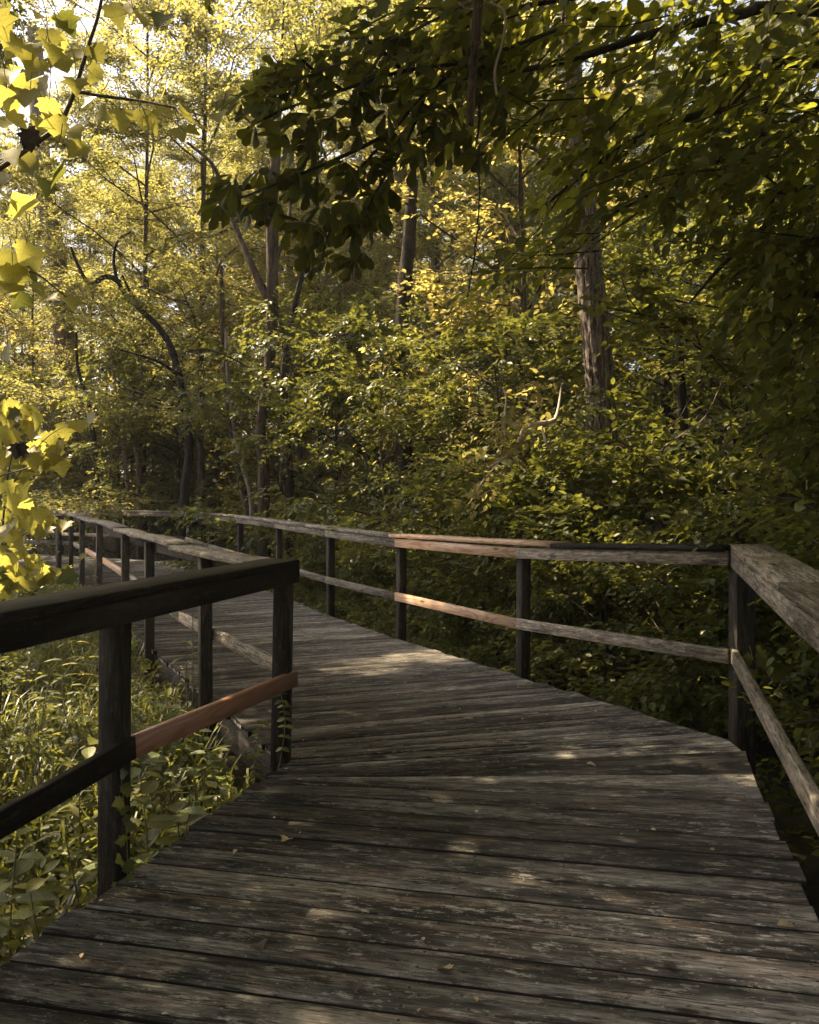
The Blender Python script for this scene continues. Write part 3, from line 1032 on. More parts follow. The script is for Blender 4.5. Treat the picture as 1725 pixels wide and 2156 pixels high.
def grow(seed, h, tr, zlo, zhi, rad, nlimb, nsub, nspr, nleaf, lsize, T, leafm, barkm, lean=(0, 0), stems=1, twigs=False, rise=0.35, sides=8, bend=0.15, spl=0.6):
    """a tree or bush standing at the origin -> (wood mesh, leaf arrays)"""
    rg = np.random.default_rng(seed)
    g = Geo()
    lv = Leaves()
    trunks = []
    for s_ in range(stems):
        a = rg.uniform(0, 6.28)
        sp = 0 if stems == 1 else rad * 0.45
        kk = 9
        zs = np.linspace(-0.3, h * (0.93 if stems == 1 else rg.uniform(0.6, 0.95)), kk)
        ph = rg.uniform(0, 6.28, 2)
        f_ = np.clip(zs / h, 0, 1)
        X = lean[0] * f_ + bend * np.sin(f_ * 5 + ph[0]) * f_ + math.cos(a) * sp * f_ ** 1.2
        Y = lean[1] * f_ + bend * np.cos(f_ * 4.3 + ph[1]) * f_ + math.sin(a) * sp * f_ ** 1.2
        P = np.stack([X, Y, zs], 1)
        R = tr * (1 - 0.82 * f_) * np.where(zs < 0.2, 1.25, 1.0)
        tube(g, smooth_path(P, 16), np.interp(np.linspace(0, 1, 16), np.linspace(0, 1, kk), R), sides, 0.05, rg)
        trunks.append(P)
    for i in range(nlimb):
        P = trunks[i % stems]
        zf = zlo + (zhi - zlo) * ((i + rg.uniform(0, 1)) / nlimb)
        zf = min(zf, P[-1, 2])
        p0 = np.array([np.interp(zf, P[:, 2], P[:, 0]), np.interp(zf, P[:, 2], P[:, 1]), zf])
        az = i * 2.39996 + rg.uniform(-0.5, 0.5)
        u = (zf - zlo) / max(zhi - zlo, 0.1)
        LL = rad * rg.uniform(0.65, 1.15) * (0.55 + 0.9 * math.sin(math.pi * min(max(0.18 + u * 0.8, 0), 1)) ** 0.8) * 0.75
        el = rise * rg.uniform(0.4, 1.6) + 0.5 * u
        dh = np.array([math.cos(az), math.sin(az), 0])
        tt = np.linspace(0, 1, 6)
        LP = p0 + dh * (tt * LL)[:, None] * math.cos(el) + np.array([0, 0, 1]) * (np.sin(el) * tt * LL - 0.16 * LL * tt ** 2.2)[:, None] + rg.normal(0, 0.035 * LL, (6, 3)) * tt[:, None]
        r0 = min(tr * 0.42, 0.014 + LL * 0.013) * (1 - 0.4 * u)
        tube(g, LP, np.linspace(r0, 0.006, 6), 5)
        subs = [(LP, 0.35)]
        for j in range(nsub):
            t = rg.uniform(0.25, 0.95)
            q0 = LP[0] + (LP[-1] - LP[0]) * t
            q0 = np.array([np.interp(t, tt, LP[:, c]) for c in range(3)])
            a2 = az + rg.choice([-1, 1]) * rg.uniform(0.5, 1.15)
            l2 = LL * rg.uniform(0.25, 0.5) * (1.15 - 0.5 * t)
            e2 = rg.uniform(-0.1, 0.35)
            q1 = q0 + np.array([math.cos(a2) * math.cos(e2), math.sin(a2) * math.cos(e2), math.sin(e2)]) * l2
            SP = np.array([q0, (q0 + q1) / 2 + rg.normal(0, 0.03 * l2, 3), q1])
            tube(g, SP, [r0 * 0.45, r0 * 0.3, 0.004], 4)
            subs.append((SP, 0.1))
        for SP, tmin in subs:
            n_ = nspr
            t = rg.uniform(tmin, 1.0, n_)
            tt2 = np.linspace(0, 1, len(SP))
            O = np.stack([np.interp(t, tt2, SP[:, c]) for c in range(3)], 1)
            bd = unit(SP[-1] - SP[0])
            D = bd[None, :] + rg.normal(0, 0.75, (n_, 3)) * np.array([1, 1, 0.45])
            D[:, 2] -= 0.1
            U = np.array([0, 0, 1.0]) + rg.normal(0, 0.25, (n_, 3))
            Ls = spl * rg.uniform(0.6, 1.3, n_)
            sprays(lv, O, D, U, Ls, nleaf, lsize, rg)
            if twigs:
                E = O + unit(D) * Ls[:, None] - np.array([0, 0, 0.15]) * Ls[:, None]
                for a_, b_ in zip(O, E):
                    tube(g, [a_, b_], [0.004, 0.002], 3)
    return g.mesh('trunk', barkm, True), lv


# ------------------------------------------------------------------ far wood: templates and copies
def template(seed, **k):
    T, lm = k['T'], k['leafm']
    wood, lv = grow(seed, **k)
    return wood, leaf_mesh('crown', *lv.arrays(), T, lm)


F = dict(T=T_FAR, barkm=M_BARK, nleaf=14, lsize=0.122, spl=0.85)
far_t = [
    template(11, h=19, tr=0.11, zlo=0.9, zhi=18.5, rad=4.6, nlimb=34, nsub=6, nspr=18, leafm=M_FAR, **F),
    template(12, h=22, tr=0.12, zlo=1.5, zhi=21.5, rad=5.0, nlimb=36, nsub=6, nspr=18, leafm=M_LEAF, **F),
    template(13, h=14, tr=0.075, zlo=0.6, zhi=13.5, rad=4.0, nlimb=30, nsub=6, nspr=18, leafm=M_FAR, **F),
    template(14, h=11, tr=0.12, zlo=0.3, zhi=10.5, rad=3.6, nlimb=28, nsub=6, nspr=18, leafm=M_LEAF, **F),
]
G_ = dict(T=T_MID, nleaf=13, spl=0.55)
mid_t = [
    template(21, h=6.5, tr=0.06, zlo=0.5, zhi=6.2, rad=2.5, nlimb=24, nsub=5, nspr=6, lsize=0.13, leafm=M_LEAF, barkm=M_BARKD, **G_),
    template(22, h=5.0, tr=0.05, zlo=0.3, zhi=4.8, rad=2.3, nlimb=22, nsub=5, nspr=6, lsize=0.12, leafm=M_LEAFB, barkm=M_BARK, **G_),
    template(23, h=8.0, tr=0.08, zlo=0.8, zhi=7.8, rad=2.8, nlimb=26, nsub=5, nspr=6, lsize=0.12, leafm=M_LEAFY, barkm=M_BARK, **G_),
]
bush_t = [
    template(31, h=2.0, tr=0.02, zlo=0.1, zhi=1.9, rad=1.25, nlimb=22, nsub=4, nspr=4, lsize=0.085, leafm=M_LEAF, barkm=M_STEMD, stems=5, T=T_MID, nleaf=11, spl=0.4),
    template(32, h=1.6, tr=0.018, zlo=0.08, zhi=1.5, rad=1.1, nlimb=20, nsub=4, nspr=4, lsize=0.095, leafm=M_LEAFB, barkm=M_STEMD, stems=5, T=T_MID, nleaf=11, spl=0.4),
]


ORD = 'first second third fourth fifth sixth seventh eighth ninth tenth eleventh twelfth thirteenth fourteenth fifteenth sixteenth seventeenth eighteenth nineteenth twentieth twenty-first twenty-second twenty-third twenty-fourth twenty-fifth twenty-sixth twenty-seventh twenty-eighth twenty-ninth thirtieth thirty-first thirty-second thirty-third thirty-fourth'.split()


def plant_copy(name, tm, x, y, label, cat, group=None, s=1.0, rz=None, z=None, crown='crown', trunk='trunk'):
    zz_ = float(ground_z(x, y)) if z is None else z
    t = thing(name, label, cat, (x, y, zz_), group)
    t.rotation_euler = (0, 0, random.uniform(0, 6.28) if rz is None else rz)
    t.scale = (s, s, s * random.uniform(0.92, 1.1))
    for nm, me in ((trunk, tm[0]), (crown, tm[1])):
        o = bpy.data.objects.new(nm, me)
        COL.objects.link(o)
        o.parent = t
    return t


# far trees in rows over the depth of the view and a little beyond both sides
rows = [(25, 11), (30, 11), (36, 12), (44, 13), (54, 14)]
for Y, n in rows:
    for i in range(n):
        k = -0.62 + 1.24 * (i + 0.5) / n + random.uniform(-0.03, 0.03)
        y = Y + random.uniform(-2, 2)
        x = k * y
        if path_dist(x, y) < 3.0:
            continue
        if -0.60 < k < -0.39:
            tm = far_t[2] if Y < 40 else far_t[3]                        # low trees where the sky shows at the top left
        elif k < 0.1:
            tm = far_t[random.choice([0, 0, 1, 2])]
        else:
            tm = far_t[random.choice([0, 1, 1, 2, 3])]
        plant_copy('forest_tree', tm, x, y, 'sunlit leafy woodland tree of the wood behind the boardwalk', 'tree', 'trees of the far wood', random.uniform(0.85, 1.15))

# understorey trees between the boardwalk and the wood
us = [(-9.5, 27.5, 2), (-6.5, 24.0, 0), (-3.0, 23.5, 2), (-1.6, 19.2, 0), (0.6, 17.2, 1), (1.9, 14.6, 2), (3.6, 16.5, 0), (0.3, 21.5, 2), (3.0, 20.5, 1),
      (5.3, 13.4, 0), (6.6, 17.0, 2), (5.8, 10.2, 1), (8.3, 13.5, 0), (7.6, 20.5, 2), (10.5, 17.5, 1), (-11.5, 29, 1), (-14, 27.5, 2), (1.2, 12.3, 1), (4.3, 8.6, 0), (-0.4, 14.9, 1), (6.4, 7.4, 0),
      (-12.5, 24.5, 1), (-8.5, 24.6, 1), (-6.6, 26.5, 1), (-2.7, 17.9, 1)]
us += [(-12.2, 33, 1), (-9.4, 31, 0), (-7.4, 30, 1), (-14.6, 34.5, 0), (-10.6, 37, 1), (-16.5, 36, 0), (-5.0, 28, 1)]
us = [(x, y, (0 if k == 2 and x > 2 else k)) for x, y, k in us]
us.sort(key=lambda p: p[0] / p[1])
for i, (x, y, k) in enumerate(us):
    look = ['olive green', 'blue green', 'tall yellow green'][k]
    plant_copy('understorey_tree', mid_t[k], x, y, look + ' understorey tree behind the right railing, ' + ORD[i] + ' of its row from the left', 'tree', 'understorey trees behind the right railing', random.uniform(0.85, 1.15))

# bushes outside the right railing
for i in range(15):
    s_ = -1.2 + i * 1.1
    p = P1 + d2 * s_ + n2_ * random.uniform(1.5, 2.4)
    t = plant_copy('bush', bush_t[i % 2], p[0], p[1], ['olive', 'blue green'][i % 2] + ' bush outside the right railing, ' + ORD[i] + ' counted from the right corner post', 'bush', 'bushes along the right railing', random.uniform(0.75, 1.1), crown='foliage', trunk='stems')
for lb_, x, y, s_, k in (('blue green bush hiding the foot of the shaggy trunk', 2.75, 9.9, 1.55, 1), ('olive bush left of the foot of the shaggy trunk', 1.6, 11.2, 1.4, 0), ('olive bush right of the foot of the shaggy trunk', 3.3, 9.9, 1.4, 0),
                         ('tall olive bush in the dark right corner of the thicket', 4.3, 6.9, 1.3, 0), ('tall blue green bush behind the right corner post', 3.2, 6.6, 1.1, 1), ('olive bush at the right edge behind the pale railing', 3.3, 4.6, 1.0, 0), ('blue green bush beyond the pale near right railing', 2.7, 3.3, 0.8, 1)):
    plant_copy('bush', bush_t[k], x, y, lb_, 'bush', None, s_, crown='foliage', trunk='stems')
for i, (x, y) in enumerate(sorted([(-3.0, 5.2), (-4.2, 7.6), (-5.2, 10.6), (-6.6, 13.2), (-7.8, 15.6), (-9.8, 16.5), (-4.8, 5.4), (-6.4, 8.4), (-11.5, 18.5)], key=lambda p: p[1])):
    plant_copy('bush', bush_t[i % 2], x, y, 'low bush in the weeds left of the boardwalk, ' + ORD[i] + ' going away from the camera', 'bush', 'bushes left of the boardwalk', random.uniform(0.45, 0.62), crown='foliage', trunk='stems')


# ------------------------------------------------------------------ trunks one can tell apart
def trunk_thing(name, label, ctrl, radii, mat, cat='tree', branches=(), sides=12, rough=0.08, n=22, crown=None, ridge=0.0):
    rg = np.random.default_rng(abs(hash(label)) % 9999 if False else len(label) * 7 + len(ctrl))
    base = Vector(ctrl[0])
    t = thing(name, label, cat, base)
    g = Geo()
    P = smooth_path(ctrl, n)
    R = np.interp(np.linspace(0, 1, n), np.linspace(0, 1, len(radii)), radii)
    tube(g, P, R, sides, rough, rg, ridge)
    obj('trunk', g.mesh('trunk', mat, sides < 20), t)
    lv = Leaves()
    for (bc, r0, r1_) in branches:
        g = Geo()
        m_ = max(8, len(bc) * 4)
        BP = smooth_path(bc, m_)
        tube(g, BP, np.linspace(r0, r1_, m_), 6, 0.06, rg)
        obj('branch', g.mesh('branch', mat, True), t)
    return t


def A(*pts):
    return [tuple(at(*p)) for p in pts]


def rootz(p, dy=0.0):
    q_ = at(*p)
    return (q_.x, q_.y, float(ground_z(q_.x, q_.y)) - 0.2)


Y0 = 11.2
big = trunk_thing('tree', 'tall tree with shaggy ridged pinkish grey bark right of centre', [rootz((1272, 1100, Y0))] + A((1266, 890, Y0), (1258, 740, Y0), (1244, 600, Y0), (1232, 470, Y0), (1212, 250, Y0), (1198, 60, Y0), (1180, -200, Y0)),
                  [0.23, 0.185, 0.175, 0.17, 0.16, 0.13, 0.105, 0.08], M_BARKP, sides=72, rough=0.02, n=120, ridge=0.085,
                  branches=[(A((1228, 440, Y0), (1150, 330, Y0 - 0.5), (1060, 290, Y0 - 1)), 0.05, 0.015), (A((1218, 300, Y0), (1290, 200, Y0 + .4), (1400, 150, Y0 + .6)), 0.05, 0.015)])
Y1 = 17.2
slim = trunk_thing('tree', 'slim grey trunk with a leaning forked branch left of centre', [rootz((556, 1100, Y1))] + A((555, 1000, Y1), (549, 905, Y1), (566, 780, Y1), (574, 640, Y1), (573, 480, Y1), (577, 380, Y1), (590, 200, Y1), (600, -60, Y1)),
            [0.14, 0.115, 0.105, 0.105, 0.12, 0.125, 0.11, 0.04, 0.015], M_BARK, sides=14, n=40,
            branches=[(A((568, 640, Y1), (535, 570, Y1), (505, 500, Y1 + .2), (478, 430, Y1 + .3), (450, 350, Y1 + .4), (395, 300, Y1 + .4)), 0.085, 0.03),
                      (A((574, 560, Y1), (600, 500, Y1), (615, 420, Y1 + .2), (640, 330, Y1)), 0.05, 0.02),
                      (A((556, 800, Y1), (500, 760, Y1 - .4), (430, 735, Y1 - .6), (380, 745, Y1 - .8)), 0.03, 0.01),
                      (A((572, 730, Y1), (640, 700, Y1 - .3), (720, 705, Y1 - .6), (770, 680, Y1 - .6)), 0.04, 0.012)])
Y2 = 21.0
trunk_thing('tree', 'dark crooked tree bending left with a hooked limb above the far railing', [rootz((384, 1120, Y2))] + A((388, 1060, Y2), (398, 950, Y2), (392, 860, Y2), (372, 770, Y2), (352, 715, Y2), (318, 672, Y2), (282, 640, Y2), (250, 596, Y2), (240, 545, Y2), (250, 505, Y2), (276, 488, Y2)),
            [0.125, 0.11, 0.10, 0.092, 0.085, 0.08, 0.07, 0.06, 0.048, 0.035, 0.026, 0.018], M_BARKD, sides=12, n=48,
            branches=[(A((252, 594, Y2), (225, 582, Y2), (190, 596, Y2), (165, 560, Y2), (150, 520, Y2)), 0.08, 0.03),
                      (A((300, 655, Y2), (275, 615, Y2), (258, 580, Y2 - .5)), 0.06, 0.02),
                      (A((378, 790, Y2), (330, 760, Y2 - .5), (250, 735, Y2 - 1)), 0.05, 0.015),
                      (A((398, 870, Y2), (330, 840, Y2 - .6), (250, 815, Y2 - 1)), 0.05, 0.015)])
more = [
    ('slender dark stem just right of the slim grey trunk', 18.0, [(612, 1090), (606, 960), (598, 840), (606, 720), (640, 560)], [0.11, 0.10, 0.09, 0.08, 0.05], M_BARKD),
    ('brown stem leaning left between the grey trunk and the crooked tree', 20.0, [(522, 1090), (500, 980), (480, 840), (470, 700), (466, 560)], [0.09, 0.08, 0.07, 0.06, 0.04], M_BARK),
    ('thin pale stem leaning beside the brown leaning stem', 19.0, [(530, 1060), (505, 960), (488, 860), (478, 760), (476, 690)], [0.06, 0.055, 0.05, 0.04, 0.03], M_BARKL),
    ('dark vine covered trunk in the middle of the green thicket', 15.5, [(862, 1080), (852, 930), (840, 820), (846, 680), (860, 520), (870, 380)], [0.17, 0.15, 0.14, 0.13, 0.12, 0.1], M_BARKD),
    ('brown trunk with a short left fork above the thicket', 24.0, [(925, 900), (922, 700), (916, 520), (914, 440), (925, 300), (940, 100)], [0.15, 0.14, 0.13, 0.12, 0.08, 0.04], M_BARK),
    ('stout pinkish sunlit trunk at the far left', 30.0, [(150, 1060), (140, 800), (128, 600), (104, 470), (85, 300), (70, 60)], [0.42, 0.38, 0.36, 0.34, 0.3, 0.22], M_BARKP),
    ('pinkish straight trunk high in the gap right of centre', 32.0, [(1078, 900), (1068, 600), (1062, 300), (1056, 100), (1050, -100)], [0.36, 0.32, 0.28, 0.22, 0.18], M_BARKP),
    ('reddish trunk behind the hanging branch', 30.0, [(870, 900), (855, 600), (842, 330), (830, 150)], [0.34, 0.3, 0.26, 0.2], M_BARKP),
    ('pale broad trunk half hidden behind the dark slender stem', 27.0, [(640, 1060), (632, 800), (622, 600), (612, 400)], [0.32, 0.28, 0.26, 0.2], M_BARKL),
    ('thin dark trunk right of the shaggy tree', 16.0, [(1412, 1040), (1400, 760), (1388, 620), (1380, 500)], [0.12, 0.10, 0.09, 0.07], M_BARKD),
    ('dark upright stem low behind the right railing', 12.0, [(1452, 1080), (1446, 980), (1438, 880), (1430, 700)], [0.09, 0.08, 0.07, 0.05], M_BARKD),
    ('thin whitish stem left of the crooked tree', 24.0, [(268, 1010), (256, 920), (246, 860), (236, 760)], [0.06, 0.05, 0.045, 0.03], M_BARKL),
    ('pair of whitish stems close to the crooked tree', 24.5, [(292, 1000), (284, 930), (276, 880), (270, 800)], [0.07, 0.06, 0.05, 0.03], M_BARKL),
    ('dark thin stem curving up near the far left railing', 23.5, [(205, 1040), (198, 930), (185, 840), (165, 780), (160, 700)], [0.08, 0.075, 0.06, 0.05, 0.03], M_BARKD),
]
for lb, Y, pts, rr, m_ in more:
    trunk_thing('tree', lb, [rootz((pts[0][0], pts[0][1], Y))] + A(*[(x, y, Y) for x, y in pts[0:]]), [rr[0]] + rr, m_, sides=12, n=30)

def crown_over(t, blobs, lsize, mat, seed):
    rg = np.random.default_rng(seed)
    lv = Leaves()
    for c0, rad_, n in blobs:
        w_ = unit(rg.normal(0, 1, (n, 3))) * (rg.uniform(0, 1, (n, 1)) ** 0.4) * np.array(rad_)
        O = np.array(c0) + w_
        t_ = (O[:, 2] - 2.2) / sd[2]
        k_ = np.hypot(O[:, 0] - sd[0] * t_ - 1.1, O[:, 1] - sd[1] * t_ - 8.2) > 0.85   # sprays left out so that the sun falls on the pale branch
        O, w_, n = O[k_], w_[k_], int(k_.sum())
        sprays(lv, O, unit(w_ * np.array([1, 1, .3])) + rg.normal(0, .5, O.shape), np.array([0, 0, 1.0]) + rg.normal(0, .25, O.shape), 0.75, 13, lsize, rg)
    P, D, Nn, Sz = lv.arrays()
    obj('crown', leaf_mesh('crown', P, D, Nn, Sz, T_MID, mat), t)


crown_over(slim, [((-2.9, 17.4, 11.6), (3.2, 2.6, 2.2), 330), ((-0.6, 17.6, 10.4), (1.8, 2.0, 1.4), 120), ((-2.0, 13.0, 10.8), (2.7, 2.0, 1.3), 420)], 0.12, M_FAR, 71)  # last blob added well off the trunk to shade the thicket
crown_over(big, [((1.4, 11.4, 10.8), (3.4, 3.0, 2.2), 330), ((-0.4, 12.4, 10.2), (1.6, 1.6, 1.2), 90)], 0.12, M_LEAF, 72)

# bare pale sunlit limb in front of the shaggy tree
Yb = 8.2
lb = thing('broken_branch', 'bare pale crooked branch lit by the sun left of the shaggy tree', 'branch', at(1172, 870, Yb))
g = Geo()
for ctrl, r0, r1_ in ((A((1182, 815, Yb + .3), (1176, 858, Yb + .1), (1166, 886, Yb), (1130, 893, Yb - .1), (1105, 902, Yb), (1088, 940, Yb), (1060, 965, Yb - .2), (1030, 985, Yb - .2)), 0.026, 0.012),
                      (A((1105, 902, Yb), (1078, 890, Yb), (1060, 880, Yb)), 0.014, 0.006),
                      (A((1140, 892, Yb), (1148, 925, Yb - .2), (1160, 950, Yb - .2)), 0.014, 0.005),
                      (A((1070, 955, Yb), (1062, 900, Yb), (1066, 840, Yb), (1058, 815, Yb)), 0.012, 0.005),
                      (A((1050, 975, Yb), (1020, 1010, Yb), (1000, 1040, Yb)), 0.012, 0.004)):
    tube(g, smooth_path(ctrl, 16), np.interp(np.linspace(0, 1, 16), [0, .15, .35, .5, 1], [r0 * .3, r0 * .5, r0, r0 * .95, r1_]), 6)
obj('limb', g.mesh('limb', M_PALE, True), lb)


def poly_pts(poly, n, rg):
    poly = np.array(poly, float)
    lo, hi = poly.min(0), poly.max(0)
    out = []
    while len(out) < n:
        p = rg.uniform(lo, hi)
        c_ = False
        j = len(poly) - 1
        for i in range(len(poly)):
            if (poly[i, 1] > p[1]) != (poly[j, 1] > p[1]) and p[0] < (poly[j, 0] - poly[i, 0]) * (p[1] - poly[i, 1]) / (poly[j, 1] - poly[i, 1] + 1e-9) + poly[i, 0]:
                c_ = not c_
            j = i
        if c_:
            out.append(p)
    return np.array(out)


def world(pp, Y):
    Y = np.asarray(Y)
    return np.stack([(pp[:, 0] - CX) / FOC * Y, Y, EYE - (pp[:, 1] - HY) / FOC * Y], 1)


# leafy sprays along the pale branch
rg = np.random.default_rng(77)
lv = Leaves()
pp = poly_pts([(1180, 790), (1170, 860), (1120, 930), (1100, 1000), (1010, 1060), (985, 1000), (1040, 930), (1030, 860), (1090, 800)], 46, rg)
O = world(pp, rg.uniform(7.8, 8.5, len(pp)))
sprays(lv, O, np.array([-0.8, -0.3, -0.25]) + rg.normal(0, 0.45, O.shape), np.array([0, -0.1, 1.0]) + rg.normal(0, 0.3, O.shape), 0.32, 9, 0.085, rg)
split_leaves(lb, lv, T_OVATE, M_LEAFY, 120)

# ------------------------------------------------------------------ dark canopy overhanging from the right
rg = np.random.default_rng(101)
can = thing('beech_tree', 'dark leafy tree overhanging the boardwalk from the upper right', 'tree', (6.6, 6.0, -0.9))
g = Geo()
tube(g, smooth_path([(6.6, 6.0, -1.1), (6.5, 6.0, 2.0), (6.3, 5.9, 5.0), (6.0, 5.8, 8.5), (5.8, 5.6, 12)], 24), np.linspace(0.26, 0.1, 24), 14, 0.06, rg)
obj('trunk', g.mesh('trunk', M_BARKD, True), can)
limbs = [
    [(6.4, 5.9, 4.6)] + A((1713, 20, 6.4), (1560, 30, 6.3), (1387, 68, 6.2), (1230, 118, 6.1), (1100, 148, 6.0), (977, 166, 5.9)),
    [(6.3, 5.9, 5.0)] + A((1720, -120, 7), (1500, -60, 6.8), (1300, -20, 6.6), (1120, 10, 6.4), (950, 60, 6.2)),
    [(6.5, 6.0, 3.6)] + A((1715, 220, 7.0), (1600, 300, 7.2), (1480, 350, 7.4), (1350, 420, 7.6), (1250, 470, 7.8)),
    [(6.5, 6.0, 3.0)] + A((1720, 400, 7.4), (1620, 470, 7.8), (1520, 560, 8.2), (1450, 640, 8.6)),
    [(6.5, 6.0, 4.0)] + A((1715, 130, 6.6), (1560, 210, 6.5), (1420, 260, 6.4), (1280, 330, 6.3), (1150, 430, 6.2)),
    [(6.6, 6.0, 2.2)] + A((1725, 620, 7.2), (1660, 700, 7.6), (1600, 800, 8.0)),
]
for lc in limbs:
    g = Geo()
    LP = smooth_path(lc, 26)
    tube(g, LP, np.linspace(0.055, 0.010, 26), 6, 0.04, rg)
    obj('limb', g.mesh('limb', M_BARKD, True), can)
lv = Leaves()
regs = [([(1010, -30), (1760, -30), (1760, 420), (1560, 330), (1300, 400), (1180, 330), (1060, 330), (985, 200)], 250, 5.2, 7.6),
        ([(1180, 300), (1500, 280), (1760, 400), (1760, 620), (1600, 600), (1450, 520), (1330, 470), (1240, 520), (1130, 560), (1010, 610), (1040, 520), (1150, 430)], 135, 6.0, 8.6),
        ([(1560, 500), (1760, 480), (1760, 1150), (1660, 1120), (1600, 930), (1590, 760), (1520, 640)], 150, 6.2, 8.6),
        ([(880, -30), (1060, -30), (1060, 180), (960, 170), (900, 90)], 40, 4.6, 6.0)]
for poly, n, ya, yb in regs:
    pp = poly_pts(poly, n, rg)
    O = world(pp, rg.uniform(ya, yb, n))
    D = np.array([-0.85, -0.15, -0.42]) + rg.normal(0, 0.38, O.shape)
    U = np.array([-0.35, -0.1, 0.95]) + rg.normal(0, 0.28, O.shape)
    sprays(lv, O - unit(D) * 0.25, D, U, rg.uniform(0.45, 0.8, n), 11, 0.15, rg, jit=0.22)
    g = Geo()
    E = O - unit(D) * 0.25
    F_ = E + unit(D) * 0.6 - np.array([0, 0, 0.07])
    for a_, b_ in list(zip(E - unit(D) * 0.1, F_))[::3]:
        tube(g, [a_, (a_ + b_) / 2 + rg.normal(0, 0.02, 3), b_], [0.006, 0.005, 0.002], 4)
    o = obj('twigs', g.mesh('twigs', M_BARKD, True), can)
    o['kind'] = 'stuff'
split_leaves(can, lv, T_OVATE, M_LEAFD, 300)

# unseen crown added above the frame to shade the near deck and right thicket
lv = Leaves()
SUNV = np.array(sd)


def gap(O):
    """openings shaped into the added canopies so the sun reaches chosen leaves and deck patches"""
    k_ = np.ones(len(O), bool)
    for c_, r_ in (((-2.67, 6.0, 1.65), 0.85), ((-2.74, 6.0, 1.0), 0.6), ((-0.9, 2.2, 2.54), 0.6), ((-0.6, 2.2, 2.5), 0.35), ((-1.1, 2.4, 2.1), 0.35), ((-0.5, 7.75, -0.1), 0.4), ((0.05, 8.3, -0.1), 0.4), ((-3.0, 7.2, -0.3), 0.8), ((1.2, 8.2, 2.15), 0.7), ((0.8, 8.2, 1.75), 0.55)):
        t_ = (O[:, 2] - c_[2]) / SUNV[2]
        h_ = O - SUNV[None, :] * t_[:, None]
        k_ &= np.hypot(h_[:, 0] - c_[0], h_[:, 1] - c_[1]) > r_
    k_ &= ~((EYE - O[:, 2]) / np.maximum(O[:, 1], .1) > -0.62)
    return k_


for (c0, rad_, n) in (((3.6, 4.6, 7.2), (3.6, 3.4, 1.3), 420), ((0.4, 4.2, 7.6), (3.2, 4.2, 1.0), 520), ((-0.8, 1.4, 7.2), (2.8, 3.0, 1.2), 330), ((2.6, 0.6, 7.4), (3.0, 3.0, 1.4), 300), ((5.2, 6.0, 10.0), (3.2, 3.2, 2.2), 220), ((0.4, 9.1, 8.8), (2.4, 1.4, 0.8), 330), ((-1.9, 9.1, 8.8), (1.8, 1.4, 0.8), 260)):
    v = unit(rg.normal(0, 1, (n, 3))) * (rg.uniform(0, 1, (n, 1)) ** 0.4) * np.array(rad_)
    O = np.array(c0) + v
    k_ = gap(O)
    O, v = O[k_], v[k_]
    D = unit(v * np.array([1, 1, 0.3])) + rg.normal(0, 0.5, O.shape)
    sprays(lv, O, D, np.array([0, 0, 1.0]) + rg.normal(0, 0.2, O.shape), 0.75, 13, 0.17, rg)
P, D, Nn, Sz = lv.arrays()
o = obj('foliage', leaf_mesh('foliage', P, D, Nn, Sz, T_MID, M_LEAFD), can)
o['kind'] = 'stuff'
for lc in ([(6.1, 5.9, 7.0), (4.0, 5.2, 7.4), (1.5, 4.5, 7.8), (-2.2, 4.0, 7.6)], [(6.1, 5.9, 6.6), (4.5, 3.6, 7.2), (1.5, 1.8, 7.4), (-2.5, 1.0, 7.2)]):
    g = Geo()
    LP = smooth_path(lc, 20)
    tube(g, LP, np.linspace(0.09, 0.02, 20), 6, 0.04, rg)
    obj('limb', g.mesh('limb', M_BARKD, True), can)

# ------------------------------------------------------------------ hanging branch in the upper middle
rg = np.random.default_rng(55)
hb = thing('hanging_branch', 'dark drooping branch with clusters of rounded leaves hanging in the upper middle', 'branch', at(1000, 150, 4.9))
twl = [A((1180, 60, 5.2), (1000, 130, 5.0), (897, 196, 4.8), (828, 277, 4.6), (751, 363, 4.4), (725, 402, 4.3), (690, 500, 4.2), (672, 570, 4.2)),
       A((897, 196, 4.8), (860, 290, 4.7), (800, 390, 4.6), (760, 470, 4.5)),
       A((1000, 130, 5.0), (850, 150, 4.6), (720, 190, 4.3), (600, 230, 4.1), (520, 270, 4.0)),
       A((828, 277, 4.6), (720, 330, 4.3), (600, 380, 4.1), (500, 420, 4.0)),
       A((1000, 130, 5.0), (1010, 240, 4.9), (1000, 320, 4.8)),
       A((720, 190, 4.3), (640, 130, 4.2), (620, 90, 4.2)),
       A((850, 150, 4.6), (780, 90, 4.4), (720, 60, 4.3))]
g = Geo()
for ctrl in twl:
    LP = smooth_path(ctrl, 24)
    tube(g, LP, np.linspace(0.012, 0.004, 24), 6)
obj('twig', g.mesh('twig', M_BARKD, True), hb)
lv = Leaves()
poly = [(610, 110), (760, 70), (900, 60), (1060, 70), (1080, 330), (1010, 380), (960, 320), (900, 300), (845, 430), (795, 480), (770, 540), (700, 590), (655, 585), (610, 500), (590, 450), (450, 440), (440, 390), (540, 330), (470, 290), (500, 215)]
cp = poly_pts(poly, 140, rg)
cp = np.concatenate([cp, [(668, 560), (690, 545), (480, 420), (520, 430), (560, 430), (1000, 310), (1030, 320), (985, 290), (740, 480), (700, 470), (800, 440), (660, 480)]])
Yc = 4.0 + (cp[:, 0] - 450) / 600 * 0.9 + rg.uniform(-0.25, 0.35, len(cp))
C_ = world(cp, Yc)
